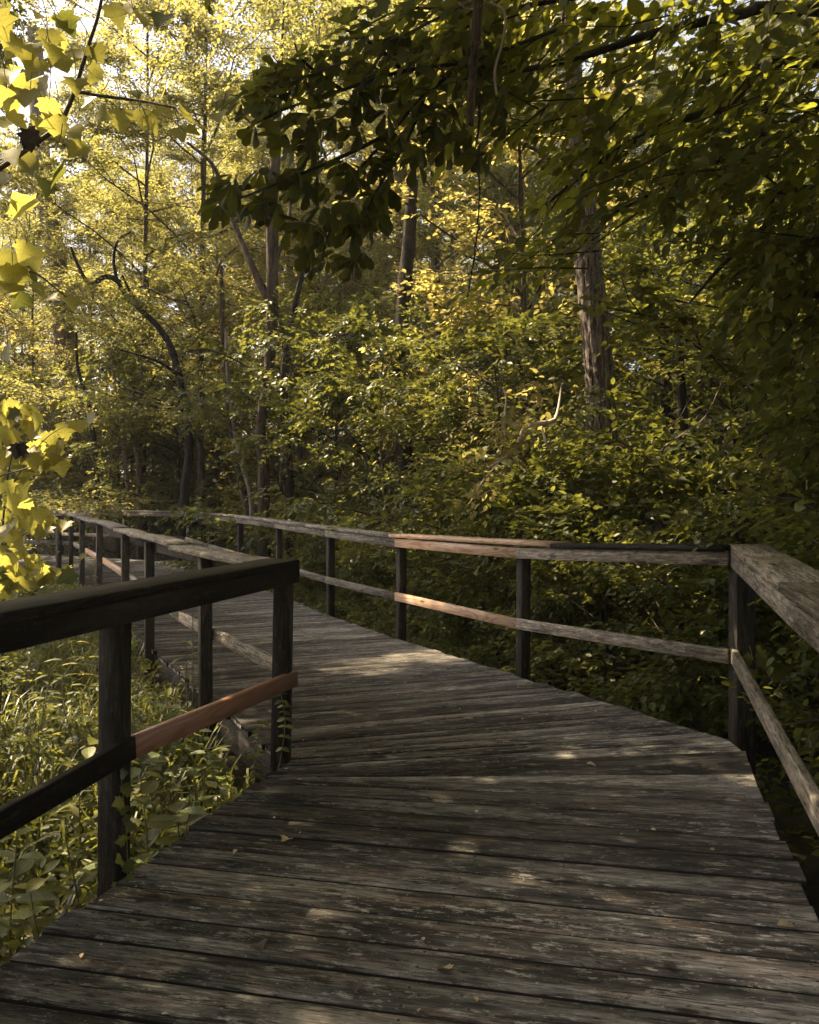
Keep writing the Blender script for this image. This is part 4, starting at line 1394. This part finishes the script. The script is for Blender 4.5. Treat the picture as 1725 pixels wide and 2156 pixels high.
for c_ in C_:
    k = rg.integers(5, 9)
    a0 = rg.uniform(0, 6.28)
    ax_ = unit(np.array([-0.45, -0.2, -0.75]) + rg.normal(0, 0.3, 3))
    e1 = unit(np.cross(ax_, np.array([0.3, 0.9, 0.2])))
    e2 = np.cross(ax_, e1)
    an = a0 + np.arange(k) / k * 6.28 + rg.normal(0, 0.2, k)
    op = rg.uniform(0.5, 1.2, k)
    D = ax_[None, :] * np.cos(op)[:, None] + (e1[None, :] * np.cos(an)[:, None] + e2[None, :] * np.sin(an)[:, None]) * np.sin(op)[:, None]
    Nn = -ax_[None, :] + D * 0.4 + rg.normal(0, 0.25, (k, 3))
    lv.add(c_ + D * 0.015, D, Nn, 0.12 * rg.uniform(0.65, 1.15, k))
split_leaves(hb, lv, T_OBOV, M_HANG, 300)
# paler lobed leaves over its upper left
mp = thing('maple_branch', 'branch of yellow green lobed leaves above the dark drooping branch', 'branch', at(900, 60, 4.4))
g = Geo()
for ctrl in (A((1150, -60, 4.8), (960, 20, 4.5), (820, 90, 4.3), (700, 140, 4.1), (560, 190, 3.9)), A((960, 20, 4.5), (850, 20, 4.4), (760, 60, 4.3)), A((820, 90, 4.3), (720, 230, 4.2), (640, 270, 4.1))):
    LP = smooth_path(ctrl, 20)
    tube(g, LP, np.linspace(0.009, 0.003, 20), 6)
obj('twig', g.mesh('twig', M_STEMD, True), mp)
lv = Leaves()
pp = poly_pts([(470, 210), (560, 150), (640, 100), (700, 40), (800, -20), (1010, -20), (1010, 60), (950, 110), (850, 140), (740, 200), (660, 250), (560, 270)], 230, rg)
O = world(pp, 3.9 + (pp[:, 0] - 470) / 500 * 0.6 + rg.uniform(-0.15, 0.15, len(pp)))
lv.add(O, np.array([-0.7, -0.2, -0.5]) + rg.normal(0, 0.4, O.shape), np.array([-0.25, -0.35, 0.9]) + rg.normal(0, 0.3, O.shape), 0.105 * rg.uniform(0.7, 1.2, len(O)))
split_leaves(mp, lv, T_MAPLE, M_LEAF, 200)

# ------------------------------------------------------------------ hanging vines
Yv = 4.0
vn = thing('hanging_vine', 'bundle of grey vines hanging from the dark canopy at the top', 'vine', at(1000, 20, Yv))
for dx, r_ in ((0, 0.011), (6, 0.007), (-5, 0.006), (11, 0.005)):
    g = Geo()
    LP = smooth_path(A((1006 + dx, -60, Yv), (1000 + dx, 60, Yv), (994 + dx * 0.8, 150, Yv), (988 + dx * 0.6, 265, Yv)), 26) + rg.normal(0, 0.004, (26, 3))
    tube(g, LP, np.full(26, r_), 6, 0.1, rg)
    obj('vine_stem', g.mesh('vine_stem', M_BARK, True), vn)
vt = thing('thin_vine', 'thin dark vine hanging straight down below the leaf cluster', 'vine', at(1008, 330, Yv))
g = Geo()
LP = smooth_path(A((1010, 300, Yv), (1009, 400, Yv), (1005, 500, Yv), (990, 590, Yv), (984, 625, Yv)), 30) + rg.normal(0, 0.002, (30, 3))
tube(g, LP, np.full(30, 0.004), 5)
obj('vine_stem', g.mesh('vine_stem', M_BARKD, True), vt)
vl = thing('curling_vine', 'thin pale vine looping down beside the grey vine bundle', 'vine', at(1060, 30, Yv))
g = Geo()
LP = smooth_path(A((965, 5, Yv), (990, 20, Yv), (1030, 8, Yv), (1062, 25, Yv), (1060, 80, Yv), (1042, 150, Yv), (1046, 200, Yv)), 34)
tube(g, LP, np.full(34, 0.006), 5)
obj('vine_stem', g.mesh('vine_stem', M_BARKL, True), vl)

# ------------------------------------------------------------------ sycamore leaves at the left
rg = np.random.default_rng(5)
Ys = 2.2
sy = thing('sycamore_branch', 'branch with large yellow green sycamore leaves in the upper left corner', 'branch', at(0, 355, Ys))
for ctrl, r0, r1_ in ((A((-120, 430, Ys), (0, 355, Ys), (60, 312, Ys), (112, 275, Ys), (135, 245, Ys), (158, 190, Ys), (185, 100, Ys), (205, 40, Ys), (220, -30, Ys)), 0.0075, 0.004),
                      (A((158, 192, Ys), (220, 203, Ys), (300, 213, Ys), (380, 230, Ys - .05), (430, 245, Ys - .1)), 0.005, 0.002)):
    g = Geo()
    LP = smooth_path(ctrl, 24)
    tube(g, LP, np.linspace(r0, r1_, 24), 7)
    obj('stem', g.mesh('stem', M_STEMD, True), sy)
spots = [(95, 35, 60), (140, 55, 50), (135, 85, 45), (105, 85, 38), (55, 113, 55), (25, 100, 60), (20, 150, 60), (70, 140, 50), (110, 110, 45), (45, 175, 50), (90, 185, 50), (60, 210, 45), (20, 215, 55), (70, 165, 38),
         (200, 155, 45), (170, 120, 40), (160, 180, 40), (205, 115, 40), (245, 30, 50), (290, 40, 50), (340, 40, 45), (265, 20, 40), (285, 195, 32), (345, 200, 32), (255, 255, 45), (300, 255, 40), (320, 260, 38), (345, 240, 36),
         (380, 280, 38), (405, 280, 32), (420, 260, 32), (390, 238, 36), (460, 245, 34), (125, 270, 55), (160, 280, 45), (165, 320, 45), (80, 265, 38), (35, 330, 50), (110, 330, 45), (60, 345, 50), (120, 375, 45), (90, 395, 50), (20, 410, 55),
         (40, 425, 50), (5, 380, 45), (0, 60, 60), (-10, 180, 60), (130, 140, 45), (100, 230, 40), (190, 215, 38), (215, 240, 40), (0, 260, 50), (40, 260, 50), (20, 30, 46)]
sy2 = [(70, 545, 45), (20, 560, 60), (30, 590, 60), (10, 610, 60), (40, 630, 45), (145, 640, 48), (110, 625, 30), (20, 745, 40), (60, 575, 45), (0, 540, 50), (85, 610, 40), (-10, 655, 50), (50, 530, 40)]


def sycamore(t, sp, Y, lm, wob=0.25):
    pp_ = np.array([(a, b) for a, b, c in sp], float)
    Yy = Y + rg.uniform(-wob, wob, len(sp))
    O_ = world(pp_, Yy)
    sz = np.array([c for a, b, c in sp]) / FOC * Yy * 1.08
    D_ = np.array([0.1, -0.25, -0.75]) + rg.normal(0, 0.42, O_.shape)
    N_ = np.array([0.2, -0.62, 0.62]) + rg.normal(0, 0.42, O_.shape)
    D_ = unit(D_)
    P_ = O_ - D_ * sz[:, None] * 0.45
    ms = [M_WEEDB if rg.uniform() < 0.13 else None for _ in sp]
    leaf_parts(t, P_, D_, N_, sz, T_LOBS, lm, mats=ms)
    # leaf stalks
    g_ = Geo()
    for p_, d_ in zip(P_, D_):
        tube(g_, [p_, p_ - d_ * 0.03 + np.array([0, 0, 0.02]), p_ - d_ * 0.05 + np.array([-0.01, 0.01, 0.035])], [0.0012, 0.0012, 0.0014], 4)
    obj('leaf_stalks', g_.mesh('leaf_stalks', M_STEM, True), t)['kind'] = 'stuff'


sycamore(sy, spots, Ys, M_SYC, 0.16)
s2 = thing('sycamore_sprig', 'small sprig of yellow sycamore leaves at the left edge below the corner branch', 'branch', at(-40, 600, 2.4))
g = Geo()
tube(g, smooth_path(A((-120, 660, 2.4), (-20, 600, 2.4), (60, 570, 2.4), (140, 625, 2.4)), 16), np.linspace(0.005, 0.002, 16), 6)
obj('stem', g.mesh('stem', M_STEMD, True), s2)
sycamore(s2, sy2, 2.4, M_SYC, 0.15)
sap = thing('sycamore_sapling', 'bright yellow green sycamore sapling at the left edge above the dark railing', 'sapling', (at(0, 1100, 6.0).x - 0.1, 6.0, float(ground_z(-3.1, 6.0))))
b0 = at(0, 1100, 6.0)
for ctrl, r0, r1_ in (([(b0.x - .05, 6.0, float(ground_z(-3.1, 6.0)) - .1), (b0.x + .02, 6.0, 0.4)] + A((5, 1150, 6.0), (12, 1040, 6.0), (25, 960, 6.0), (50, 880, 6.0)), 0.012, 0.004),
                      (A((-60, 1030, 5.8), (0, 1003, 5.8), (60, 985, 5.8), (68, 978, 5.8)), 0.008, 0.004),
                      (A((12, 1040, 6.0), (90, 930, 5.9), (160, 885, 5.8)), 0.005, 0.002),
                      (A((5, 1150, 6.0), (60, 1120, 5.9), (110, 1080, 5.8)), 0.005, 0.002),
                      (A((5, 1190, 6.0), (60, 1190, 5.9), (130, 1160, 5.8)), 0.005, 0.002)):
    g = Geo()
    tube(g, smooth_path(ctrl, 20), np.linspace(r0, r1_, 20), 6)
    obj('stem', g.mesh('stem', M_STEMD, True), sap)
pa = poly_pts([(-30, 860), (40, 855), (90, 870), (150, 905), (135, 960), (120, 985), (80, 1000), (40, 1035), (0, 1045), (-30, 1050)], 62, rg)
pb = poly_pts([(-30, 1030), (40, 1040), (60, 1075), (110, 1100), (90, 1140), (60, 1165), (-30, 1180)], 38, rg)
pc = poly_pts([(-30, 1175), (50, 1170), (90, 1195), (120, 1215), (60, 1240), (-30, 1260)], 34, rg)
lst = [(x, y, rg.uniform(28, 42)) for x, y in np.concatenate([pa, pb, pc])] + [(185, 885, 36), (165, 900, 30), (130, 985, 34), (135, 1110, 32), (140, 1215, 36), (128, 1205, 34), (175, 1172, 18)]
sycamore(sap, lst, 5.95, M_SYC, 0.4)
# withered leaf hanging in the sapling
for (px, py, Y, lb_) in ((41, 950, 5.5, 'withered black leaf hanging among the yellow sapling leaves'), (64, 296, 2.12, 'withered dark leaf on the corner sycamore stem')):
    t = thing('withered_leaf', lb_, 'leaf', at(px, py, Y))
    lvP = np.array([tuple(at(px, py - 14, Y))] * 4) + rg.normal(0, 0.006, (4, 3))
    Dd = np.array([0, 0, -1.0]) + rg.normal(0, 0.22, (4, 3))
    leaf_parts(t, lvP, Dd, rg.normal(0, 1, (4, 3)), np.array([0.085, 0.075, 0.08, 0.06]) * (1.25 if Y > 3 else 0.55), T_LOBED, M_DEADL, 'blade')

# ------------------------------------------------------------------ weeds and grass on the left
rg = np.random.default_rng(9)


def left_side(n, far, rg):
    """points on the ground left of the boardwalk"""
    out = []
    while len(out) < n:
        y = rg.uniform(1.6, far)
        x = rg.uniform(-9, 0)
        s_ = path_dist(np.array([x]), np.array([y]))[0]
        ex = LE[0] + (uL1[0] / uL1[1]) * (y - LE[1]) if y < LE[1] else LE[0] + d2[0] / d2[1] * (y - LE[1])
        if x < ex - 0.06 and x / y > -0.75:
            out.append((x, y))
    return np.array(out)


def grass(name, pts, hmin, hmax, rg, wid=0.007):
    n = len(pts)
    z = ground_z(pts[:, 0], pts[:, 1])
    h = rg.uniform(hmin, hmax, n)
    az = rg.uniform(0, 6.28, n)
    ln = rg.uniform(0.2, 0.75, n) * h
    d = np.stack([np.cos(az), np.sin(az), np.zeros(n)], 1)
    sd_ = np.stack([-np.sin(az), np.cos(az), np.zeros(n)], 1)
    B0 = np.stack([pts[:, 0], pts[:, 1], z - 0.02], 1)
    w = wid * rg.uniform(0.6, 1.6, n)
    rows_ = []
    for t, wf, lf in ((0, 0.8, 0), (0.45, 1.0, 0.16), (0.8, 0.7, 0.6)):
        c_ = B0 + d * (ln * lf)[:, None]
        c_[:, 2] += h * (t if t < 0.7 else 0.82)
        rows_ += [c_ - sd_ * (w * wf)[:, None], c_ + sd_ * (w * wf)[:, None]]
    tip = B0 + d * ln[:, None] * 1.15
    tip[:, 2] += h * rg.uniform(0.7, 0.98, n)
    rows_.append(tip)
    V = np.stack(rows_, 1).reshape(-1, 3)
    f_ = np.array([0, 1, 3, 2, 2, 3, 5, 4, 4, 5, 6])
    lo = (np.arange(n)[:, None] * 7 + f_[None, :]).reshape(-1)
    return mesh_np(name, V, lo, np.tile([4, 4, 3], n), M_GRASS)


pts = left_side(15000, 17, rg)
pts = pts[(pts[:, 1] > 4.6) | (rg.uniform(0, 1, len(pts)) < 0.12)]
go = obj('grass', grass('grass', pts, 0.25, 0.7, rg))
go['kind'] = 'stuff'
# ground cover: small weeds too many to count, both sides
lv = Leaves()
pl = left_side(6500, 18, rg)
O = np.concatenate([pl])
zO = ground_z(O[:, 0], O[:, 1]) + rg.uniform(0.05, 0.5, len(O))
O = np.concatenate([O, zO[:, None]], 1)
sprays(lv, O, rg.normal(0, 1, O.shape) * np.array([1, 1, 0.3]), np.array([0, 0, 1.0]) + rg.normal(0, 0.35, O.shape), 0.22, 7, 0.075, rg)
sr_ = rg.uniform(-4.5, 18, 5200)
of = rg.uniform(0.1, 5.0, 5200)
Q = P1[None, :] + d2[None, :] * sr_[:, None] + n2_[None, :] * of[:, None]
ok = ~((Q[:, 1] < 5.3) & (Q[:, 0] < 2.1 + (Q[:, 1] - 5.1) * 0.26))
Q = Q[ok]
zQ = ground_z(Q[:, 0], Q[:, 1]) + rg.uniform(0.03, 0.55, len(Q))
O = np.concatenate([Q, zQ[:, None]], 1)
sprays(lv, O, rg.normal(0, 1, O.shape) * np.array([1, 1, 0.3]), np.array([0, 0, 1.0]) + rg.normal(0, 0.35, O.shape), 0.25, 7, 0.085, rg)
P, D, Nn, Sz = lv.arrays()
gc = obj('ground_cover', leaf_mesh('ground_cover', P, D, Nn, Sz, T_MID, M_LEAF))
gc['kind'] = 'stuff'


def weed(name, label, x, y, h, nn, ls, T, lm, group, lean=(0, 0), z=None, tip=True):
    z0_ = float(ground_z(x, y)) if z is None else z
    t = thing(name, label, 'plant', (x, y, z0_), group)
    g_ = Geo()
    LP = smooth_path([(x, y, z0_ - 0.05), (x + lean[0] * .4 + rg.normal(0, .02), y + lean[1] * .4, z0_ + h * .55), (x + lean[0], y + lean[1], z0_ + h)], 12)
    tube(g_, LP, np.linspace(0.006, 0.0025, 12), 5)
    obj('stem', g_.mesh('stem', M_STEM, True), t)
    Pp, Dd, Nn_, Ss = [], [], [], []
    a0 = rg.uniform(0, 6.28)
    for k in range(nn):
        u = 0.3 + 0.7 * k / max(nn - 1, 1)
        p_ = np.array([np.interp(u, np.linspace(0, 1, 12), LP[:, c]) for c in range(3)])
        for sgn in (0, math.pi):
            a = a0 + k * 1.57 + sgn + rg.normal(0, .2)
            el = rg.uniform(-0.15, 0.45)
            d_ = np.array([math.cos(a) * math.cos(el), math.sin(a) * math.cos(el), math.sin(el)])
            Pp.append(p_ + d_ * 0.02); Dd.append(d_); Nn_.append(np.array([0, 0, 1.0]) - d_ * math.sin(el) + rg.normal(0, .18, 3)); Ss.append(ls * rg.uniform(0.75, 1.2) * (1.1 - 0.45 * u))
    leaf_parts(t, np.array(Pp), np.array(Dd), np.array(Nn_), np.array(Ss), T, lm)
    return t


# broad-leaved weeds at the deck's left edge
wl = []
for i in range(30):
    for _ in range(80):
        y = rg.uniform(2.2, 6.0)
        ex = LE[0] + (uL1[0] / uL1[1]) * (y - LE[1]) if y < LE[1] else LE[0] + d2[0] / d2[1] * (y - LE[1])
        x = ex - rg.uniform(0.12, 1.3)
        if x / y > -0.62 and all((x - a) ** 2 + (y - b) ** 2 > 0.045 for a, b in wl):
            break
    wl.append((x, y))
wl.sort(key=lambda p: p[1])
for i, (x, y) in enumerate(wl):
    kind = i % 3
    weed('weed', ['broad leaved', 'dark oval leaved', 'narrow leaved'][kind] + ' weed left of the deck, ' + ORD[i] + ' going away from the camera', x, y, rg.uniform(0.5, 0.85), int(rg.integers(5, 8)), rg.uniform(0.15, 0.22), [T_OVATE, T_OVATE, T_LANCE][kind], [M_WEEDB, M_WEED, M_WEED][kind], 'weeds beside the left edge of the deck', (rg.normal(0, .08), rg.normal(0, .08)))
tw = sorted([(rg.uniform(6, 13), rg.uniform(0.12, 2.4)) for _ in range(26)])
for i, (y, of_) in enumerate(tw):
    s_ = (y - LE[1]) / d2[1]
    p = LE + d2 * s_ - n2_ * of_
    weed('tall_weed', ['olive', 'yellow green'][i % 2] + ' narrow leaved tall weed by the far left railing, ' + ORD[i] + ' from its corner post', p[0], p[1], rg.uniform(0.6, 1.1), 6, rg.uniform(0.15, 0.22), T_LANCE, [M_LEAF, M_LEAFY][i % 2], 'tall weeds along the far left railing', (rg.normal(0, .1), rg.normal(0, .1)))
bw = sorted([(rg.uniform(-0.4, 8.5), rg.uniform(0.5, 1.6)) for _ in range(30)])
for i, (s_, of_) in enumerate(bw):
    p = P1 + d2 * s_ + n2_ * of_
    weed('broad_weed', ['olive', 'blue green'][i % 2] + ' broad leaved weed under the right railing, ' + ORD[i] + ' from the right corner post', p[0], p[1], rg.uniform(0.5, 1.0), 5, rg.uniform(0.12, 0.19), T_OVATE, [M_WEED, M_WEEDB][i % 2], 'weeds under the right railing', (rg.normal(0, .1), rg.normal(0, .1)))

# single sprigs -------------------------------------------------------
q0 = at(407, 1185, 6.9)
weed('sprig', 'leafy sprig poking up behind the near left railing', q0.x, q0.y, 0.95 + 0.28 - float(ground_z(q0.x, q0.y)) - 0.1, 1, 0.10, T_LANCE, M_LEAFB, None)
t = thing('ivy_sprig', 'small ivy sprig climbing the foot of the near left post', 'plant', (N1[0] + 0.06, N1[1] - 0.03, -0.1))
g = Geo()
ctrl = [(N1[0] + .075, N1[1] - .05, -0.1), (N1[0] + .078, N1[1] - .06, 0.15), (N1[0] + .055, N1[1] - .062, 0.42)]
tube(g, smooth_path(ctrl, 10), np.full(10, 0.002), 4)
obj('stem', g.mesh('stem', M_STEM, True), t)
lv = Leaves()
for k in range(16):
    u = k / 15
    p_ = np.array([np.interp(u, [0, .5, 1], [c[j] for c in ctrl]) for j in range(3)])
    lv.add(p_ + rg.normal(0, .015, 3), rg.normal(0, 1, 3) + np.array([0.3, -.8, -.3]), np.array([0.3, -0.9, 0.4]), rg.uniform(0.03, 0.05))
split_leaves(t, lv, T_LOBED, M_LEAF, 16)
t = thing('fern_sprig', 'small ferny sprig at the foot of the corner post', 'plant', (L1[0] - .08, L1[1] - .12, -0.2))
g = Geo()
lv = Leaves()
for ctrl in ([(L1[0] - .1, L1[1] - .1, -.3), (L1[0] - .11, L1[1] - .14, .05), (L1[0] - .06, L1[1] - .18, .27)], [(L1[0] - .02, L1[1] - .12, -.2), (L1[0] + .05, L1[1] - .1, .2), (L1[0] + .03, L1[1] - .1, .4)], [(L1[0] - .2, L1[1] - .12, -.3), (L1[0] - .25, L1[1] - .2, -.02), (L1[0] - .33, L1[1] - .22, 0.1)]):
    LP = smooth_path(ctrl, 12)
    tube(g, LP, np.full(12, 0.002), 4)
    for k in range(4, 12):
        for sg_ in (-1, 1):
            lv.add(LP[k], np.array([sg_ * 0.9, -0.2, -0.1]) + rg.normal(0, .2, 3), np.array([0, -.5, .8]) + rg.normal(0, .2, 3), rg.uniform(0.03, 0.055))
obj('stem', g.mesh('stem', M_STEM, True), t)
split_leaves(t, lv, T_OVATE, M_LEAF, 48)
t = thing('creeper_sprig', 'creeper leaves curling over the middle board at the right corner post', 'plant', (P1[0] + 0.02, P1[1] - 0.05, 0.5))
g = Geo()
ctrl = A((1660, 1440, 5.1), (1615, 1415, 4.95), (1590, 1395, 4.95), (1578, 1360, 4.95))
tube(g, smooth_path(ctrl, 12), np.full(12, 0.003), 5)
obj('stem', g.mesh('stem', M_STEM, True), t)
pp = np.array([(1582, 1392), (1612, 1386), (1577, 1410), (1596, 1372), (1570, 1400), (1640, 1412), (1650, 1400), (1625, 1400)], float)
O = world(pp, np.full(len(pp), 4.93))
leaf_parts(t, O, np.array([-.2, -.4, -.5]) + rg.normal(0, .5, O.shape), np.array([0, -.6, .7]) + rg.normal(0, .3, O.shape), rg.uniform(.06, .1, len(O)), T_LOBED, M_LEAF)
# two pale leaning twigs in the thicket
for lb_, ctrl in (('pale arched dead twig in the dark thicket at the right', A((1540, 1010, 8.2), (1580, 1030, 8.2), (1610, 1060, 8.1), (1636, 1110, 8.0))),
                  ('long thin bare twig rising to the right in front of the thicket', A((1400, 940, 8.6), (1450, 905, 8.5), (1490, 870, 8.5), (1530, 780, 8.6))),
                  ('bare thin stick leaning behind the right railing', A((1980 * .5704, 1215, 8.6), (1200, 1262, 8.4), (1255, 1302, 8.2)))):
    t = thing('twig', lb_, 'twig', Vector(ctrl[0]))
    g = Geo()
    tube(g, smooth_path(ctrl, 14), np.linspace(0.008, 0.004, 14), 5)
    obj('stick', g.mesh('stick', M_BARKL, True), t)

# ------------------------------------------------------------------ litter on the deck
lit = [(601, 1772, .05, 'small pale curled leaf on the deck nearest the corner post'), (495, 1797, .035, 'tiny yellow leaf on the deck near the left edge'), (487, 1826, .05, 'flat whitish leaf on a dark plank near the left edge'), (1655, 1953, .055, 'beige crumpled leaf on the planks at the lower right'),
       (548, 1998, .05, 'dark curled leaf on the planks at the lower left'), (1410, 2040, .05, 'dark leaf flake lying across a gap at the lower right'), (932, 2045, .05, 'pale thin splinter of bark on the lower middle planks'), (1245, 1612, .05, 'small pale leaf scrap on the fan of planks'), (748, 2087, .04, 'small brown leaf curl at the bottom middle')]
for i, (px, py, sz, lb_) in enumerate(lit):
    Y = EYE * FOC / (py - HY)
    p = at(px, py, Y)
    o = bpy.data.objects.new('fallen_leaf', mesh_np('fallen_leaf', (T_LOBED if i % 2 == 0 else T_OVATE)[0] * np.array([1, 1, 2.2]) * sz - np.array([0, sz * .5, -0.1 * sz]), *(T_LOBED if i % 2 == 0 else T_OVATE)[1:], M_DEADL if 'dark' in lb_ or 'brown' in lb_ else M_FALL))
    COL.objects.link(o)
    o.location = (p.x, p.y, 0.008)
    o.rotation_euler = (rg.uniform(-.3, .3), rg.uniform(-.3, .3), rg.uniform(0, 6.28))
    tag(o, lb_, 'leaf')

crumb = Leaves()
for i in range(150):
    t_ = rg.uniform(0, 1)
    y = rg.uniform(2.3, 12)
    if y < 4.7:
        a_, b_ = LE + uL1 * ((LE[1] - y) / 0.9553), np.array([1.98 - (5.1 - y) * 0.258, y])
    else:
        a_ = LE + d2 * ((y - LE[1]) / d2[1])
        b_ = a_ + n2_ * 2.5
    u_ = t_ if i % 3 else (t_ * 0.08 if i % 2 else 1 - t_ * 0.08)
    p_ = a_ + (b_ - a_) * (0.02 + 0.96 * u_)
    crumb.add(np.array([p_[0], p_[1], zdeck(p_[1]) + 0.008]), np.append(rg.normal(0, 1, 2), 0.1), np.array([0, 0, 1.0]) + rg.normal(0, .3, 3), rg.uniform(0.010, 0.028))
P, D, Nn, Sz = crumb.arrays()
o = obj('leaf_crumbs', leaf_mesh('leaf_crumbs', P, D, Nn, Sz, T_MID, M_FALL))
o['kind'] = 'stuff'

# ------------------------------------------------------------------ unseen trees added on the left and behind to shade the deck
sh = template(41, h=13, tr=0.2, zlo=3.2, zhi=12.5, rad=4.2, nlimb=34, nsub=6, nspr=10, nleaf=13, lsize=0.2, spl=0.85, T=T_FAR, leafm=M_LEAF, barkm=M_BARK)
hi = template(42, h=18, tr=0.22, zlo=9.5, zhi=17.5, rad=4.0, nlimb=30, nsub=6, nspr=10, nleaf=13, lsize=0.2, spl=0.85, T=T_FAR, leafm=M_LEAF, barkm=M_BARK)
wood, lv = grow(42, h=18, tr=0.22, zlo=9.5, zhi=17.5, rad=4.0, nlimb=30, nsub=6, nspr=10, nleaf=13, lsize=0.2, spl=0.85, T=T_FAR, leafm=M_LEAF, barkm=M_BARK)
P, D, Nn, Sz = lv.arrays()
o3 = np.array([-10.3, 14.0, float(ground_z(-10.3, 14.0))])
k_ = np.ones(len(P), bool)
for c_, r_ in (((-0.5, 7.75, 0), 0.42), ((0.05, 8.3, 0), 0.42), ((-3.0, 7.2, -.3), 0.8)):     # leaves left out so sun patches reach the bend and the weeds
    t_ = (P[:, 2] + o3[2] - c_[2]) / sd[2]
    k_ &= np.hypot(P[:, 0] + o3[0] - sd[0] * t_ - c_[0], P[:, 1] + o3[1] - sd[1] * t_ - c_[1]) > r_
t = thing('added_shade_tree', 'unseen high crowned tree added left of the frame to shade the bend', 'tree', tuple(o3))
for nm, me in (('trunk', wood), ('crown', leaf_mesh('crown', P[k_], D[k_], Nn[k_], Sz[k_], T_FAR, M_LEAF))):
    o = bpy.data.objects.new(nm, me)
    COL.objects.link(o)
    o.parent = t
for (x, y, s_, tm) in ((-11.2, 16.6, 1.0, hi), (-13.6, 21.2, 1.0, hi), (-8.0, 1.0, 0.9, sh), (-5.0, -5.0, 0.9, sh), (0.5, -7.0, 1.0, sh), (5.5, -4.0, 1.0, sh), (8.5, 1.0, 1.0, sh), (10.0, 7.5, 1.0, sh)):
    plant_copy('added_shade_tree', tm, x, y, 'unseen leafy tree added outside the frame to shade the boardwalk', 'tree', 'unseen trees added to shade the boardwalk', s_)
# unseen tree added left of the frame to carry a crown that shades the deck
rg = np.random.default_rng(303)
ot = thing('added_shade_tree', 'unseen tree added left of the boardwalk bend with its crown shading the deck', 'tree', (-7.4, 8.6, float(ground_z(-7.4, 8.6))))
g = Geo()
tube(g, smooth_path([(-7.4, 8.6, -1.2), (-7.3, 8.6, 3), (-7.0, 8.5, 6.5), (-6.6, 8.3, 10)], 20), np.linspace(0.2, 0.08, 20), 12, 0.05, rg)
obj('trunk', g.mesh('trunk', M_BARK, True), ot)
lv = Leaves()
for (c0, rad_, n) in (((-3.0, 7.4, 8.1), (2.6, 2.6, 0.8), 800), ((-3.5, 9.4, 8.8), (1.8, 1.0, 0.6), 260), ((-3.6, 5.0, 7.7), (2.7, 2.0, 0.8), 800), ((-5.0, 6.6, 8.0), (1.6, 2.2, 0.7), 300), ((-7.6, 7.4, 8.6), (1.7, 2.2, 0.9), 260)):
    w_ = unit(rg.normal(0, 1, (n, 3))) * (rg.uniform(0, 1, (n, 1)) ** 0.4) * np.array(rad_)
    O = np.array(c0) + w_
    k_ = gap(O)
    O, w_ = O[k_], w_[k_]
    D = unit(w_ * np.array([1, 1, 0.3])) + rg.normal(0, 0.5, O.shape)
    sprays(lv, O, D, np.array([0, 0, 1.0]) + rg.normal(0, 0.2, O.shape), 0.7, 13, 0.16, rg)
P, D, Nn, Sz = lv.arrays()
o = obj('crown', leaf_mesh('crown', P, D, Nn, Sz, T_MID, M_LEAF), ot)
for lc in ([(-7.0, 8.5, 6.4), (-5.6, 8.2, 7.4), (-3.6, 7.6, 8.0), (-1.4, 6.8, 8.1)], [(-6.9, 8.5, 6.8), (-6, 7.2, 7.4), (-4.6, 5.4, 7.7), (-2.5, 4.6, 7.7)]):
    g = Geo()
    tube(g, smooth_path(lc, 16), np.linspace(0.07, 0.015, 16), 6, 0.04, rg)
    obj('limb', g.mesh('limb', M_BARK, True), ot)

# ------------------------------------------------------------------ sunlit air between the trees
hm, N, L = newmat('haze')
pv = N.new('ShaderNodeVolumePrincipled')
pv.inputs['Density'].default_value = 0.0012
pv.inputs['Anisotropy'].default_value = 0.35
pv.inputs['Color'].default_value = (1, 0.95, 0.86, 1)
o_ = N.new('ShaderNodeOutputMaterial')
L.new(pv.outputs[0], o_.inputs['Volume'])
V = [(x, y, z) for x in (-290, 290) for y in (-230, 410) for z in (-6, 48)]
hz = obj('haze', mesh_np('haze', V, [0, 1, 3, 2, 4, 6, 7, 5, 0, 4, 5, 1, 2, 3, 7, 6, 0, 2, 6, 4, 1, 5, 7, 3], [4] * 6, hm))
hz['kind'] = 'stuff'
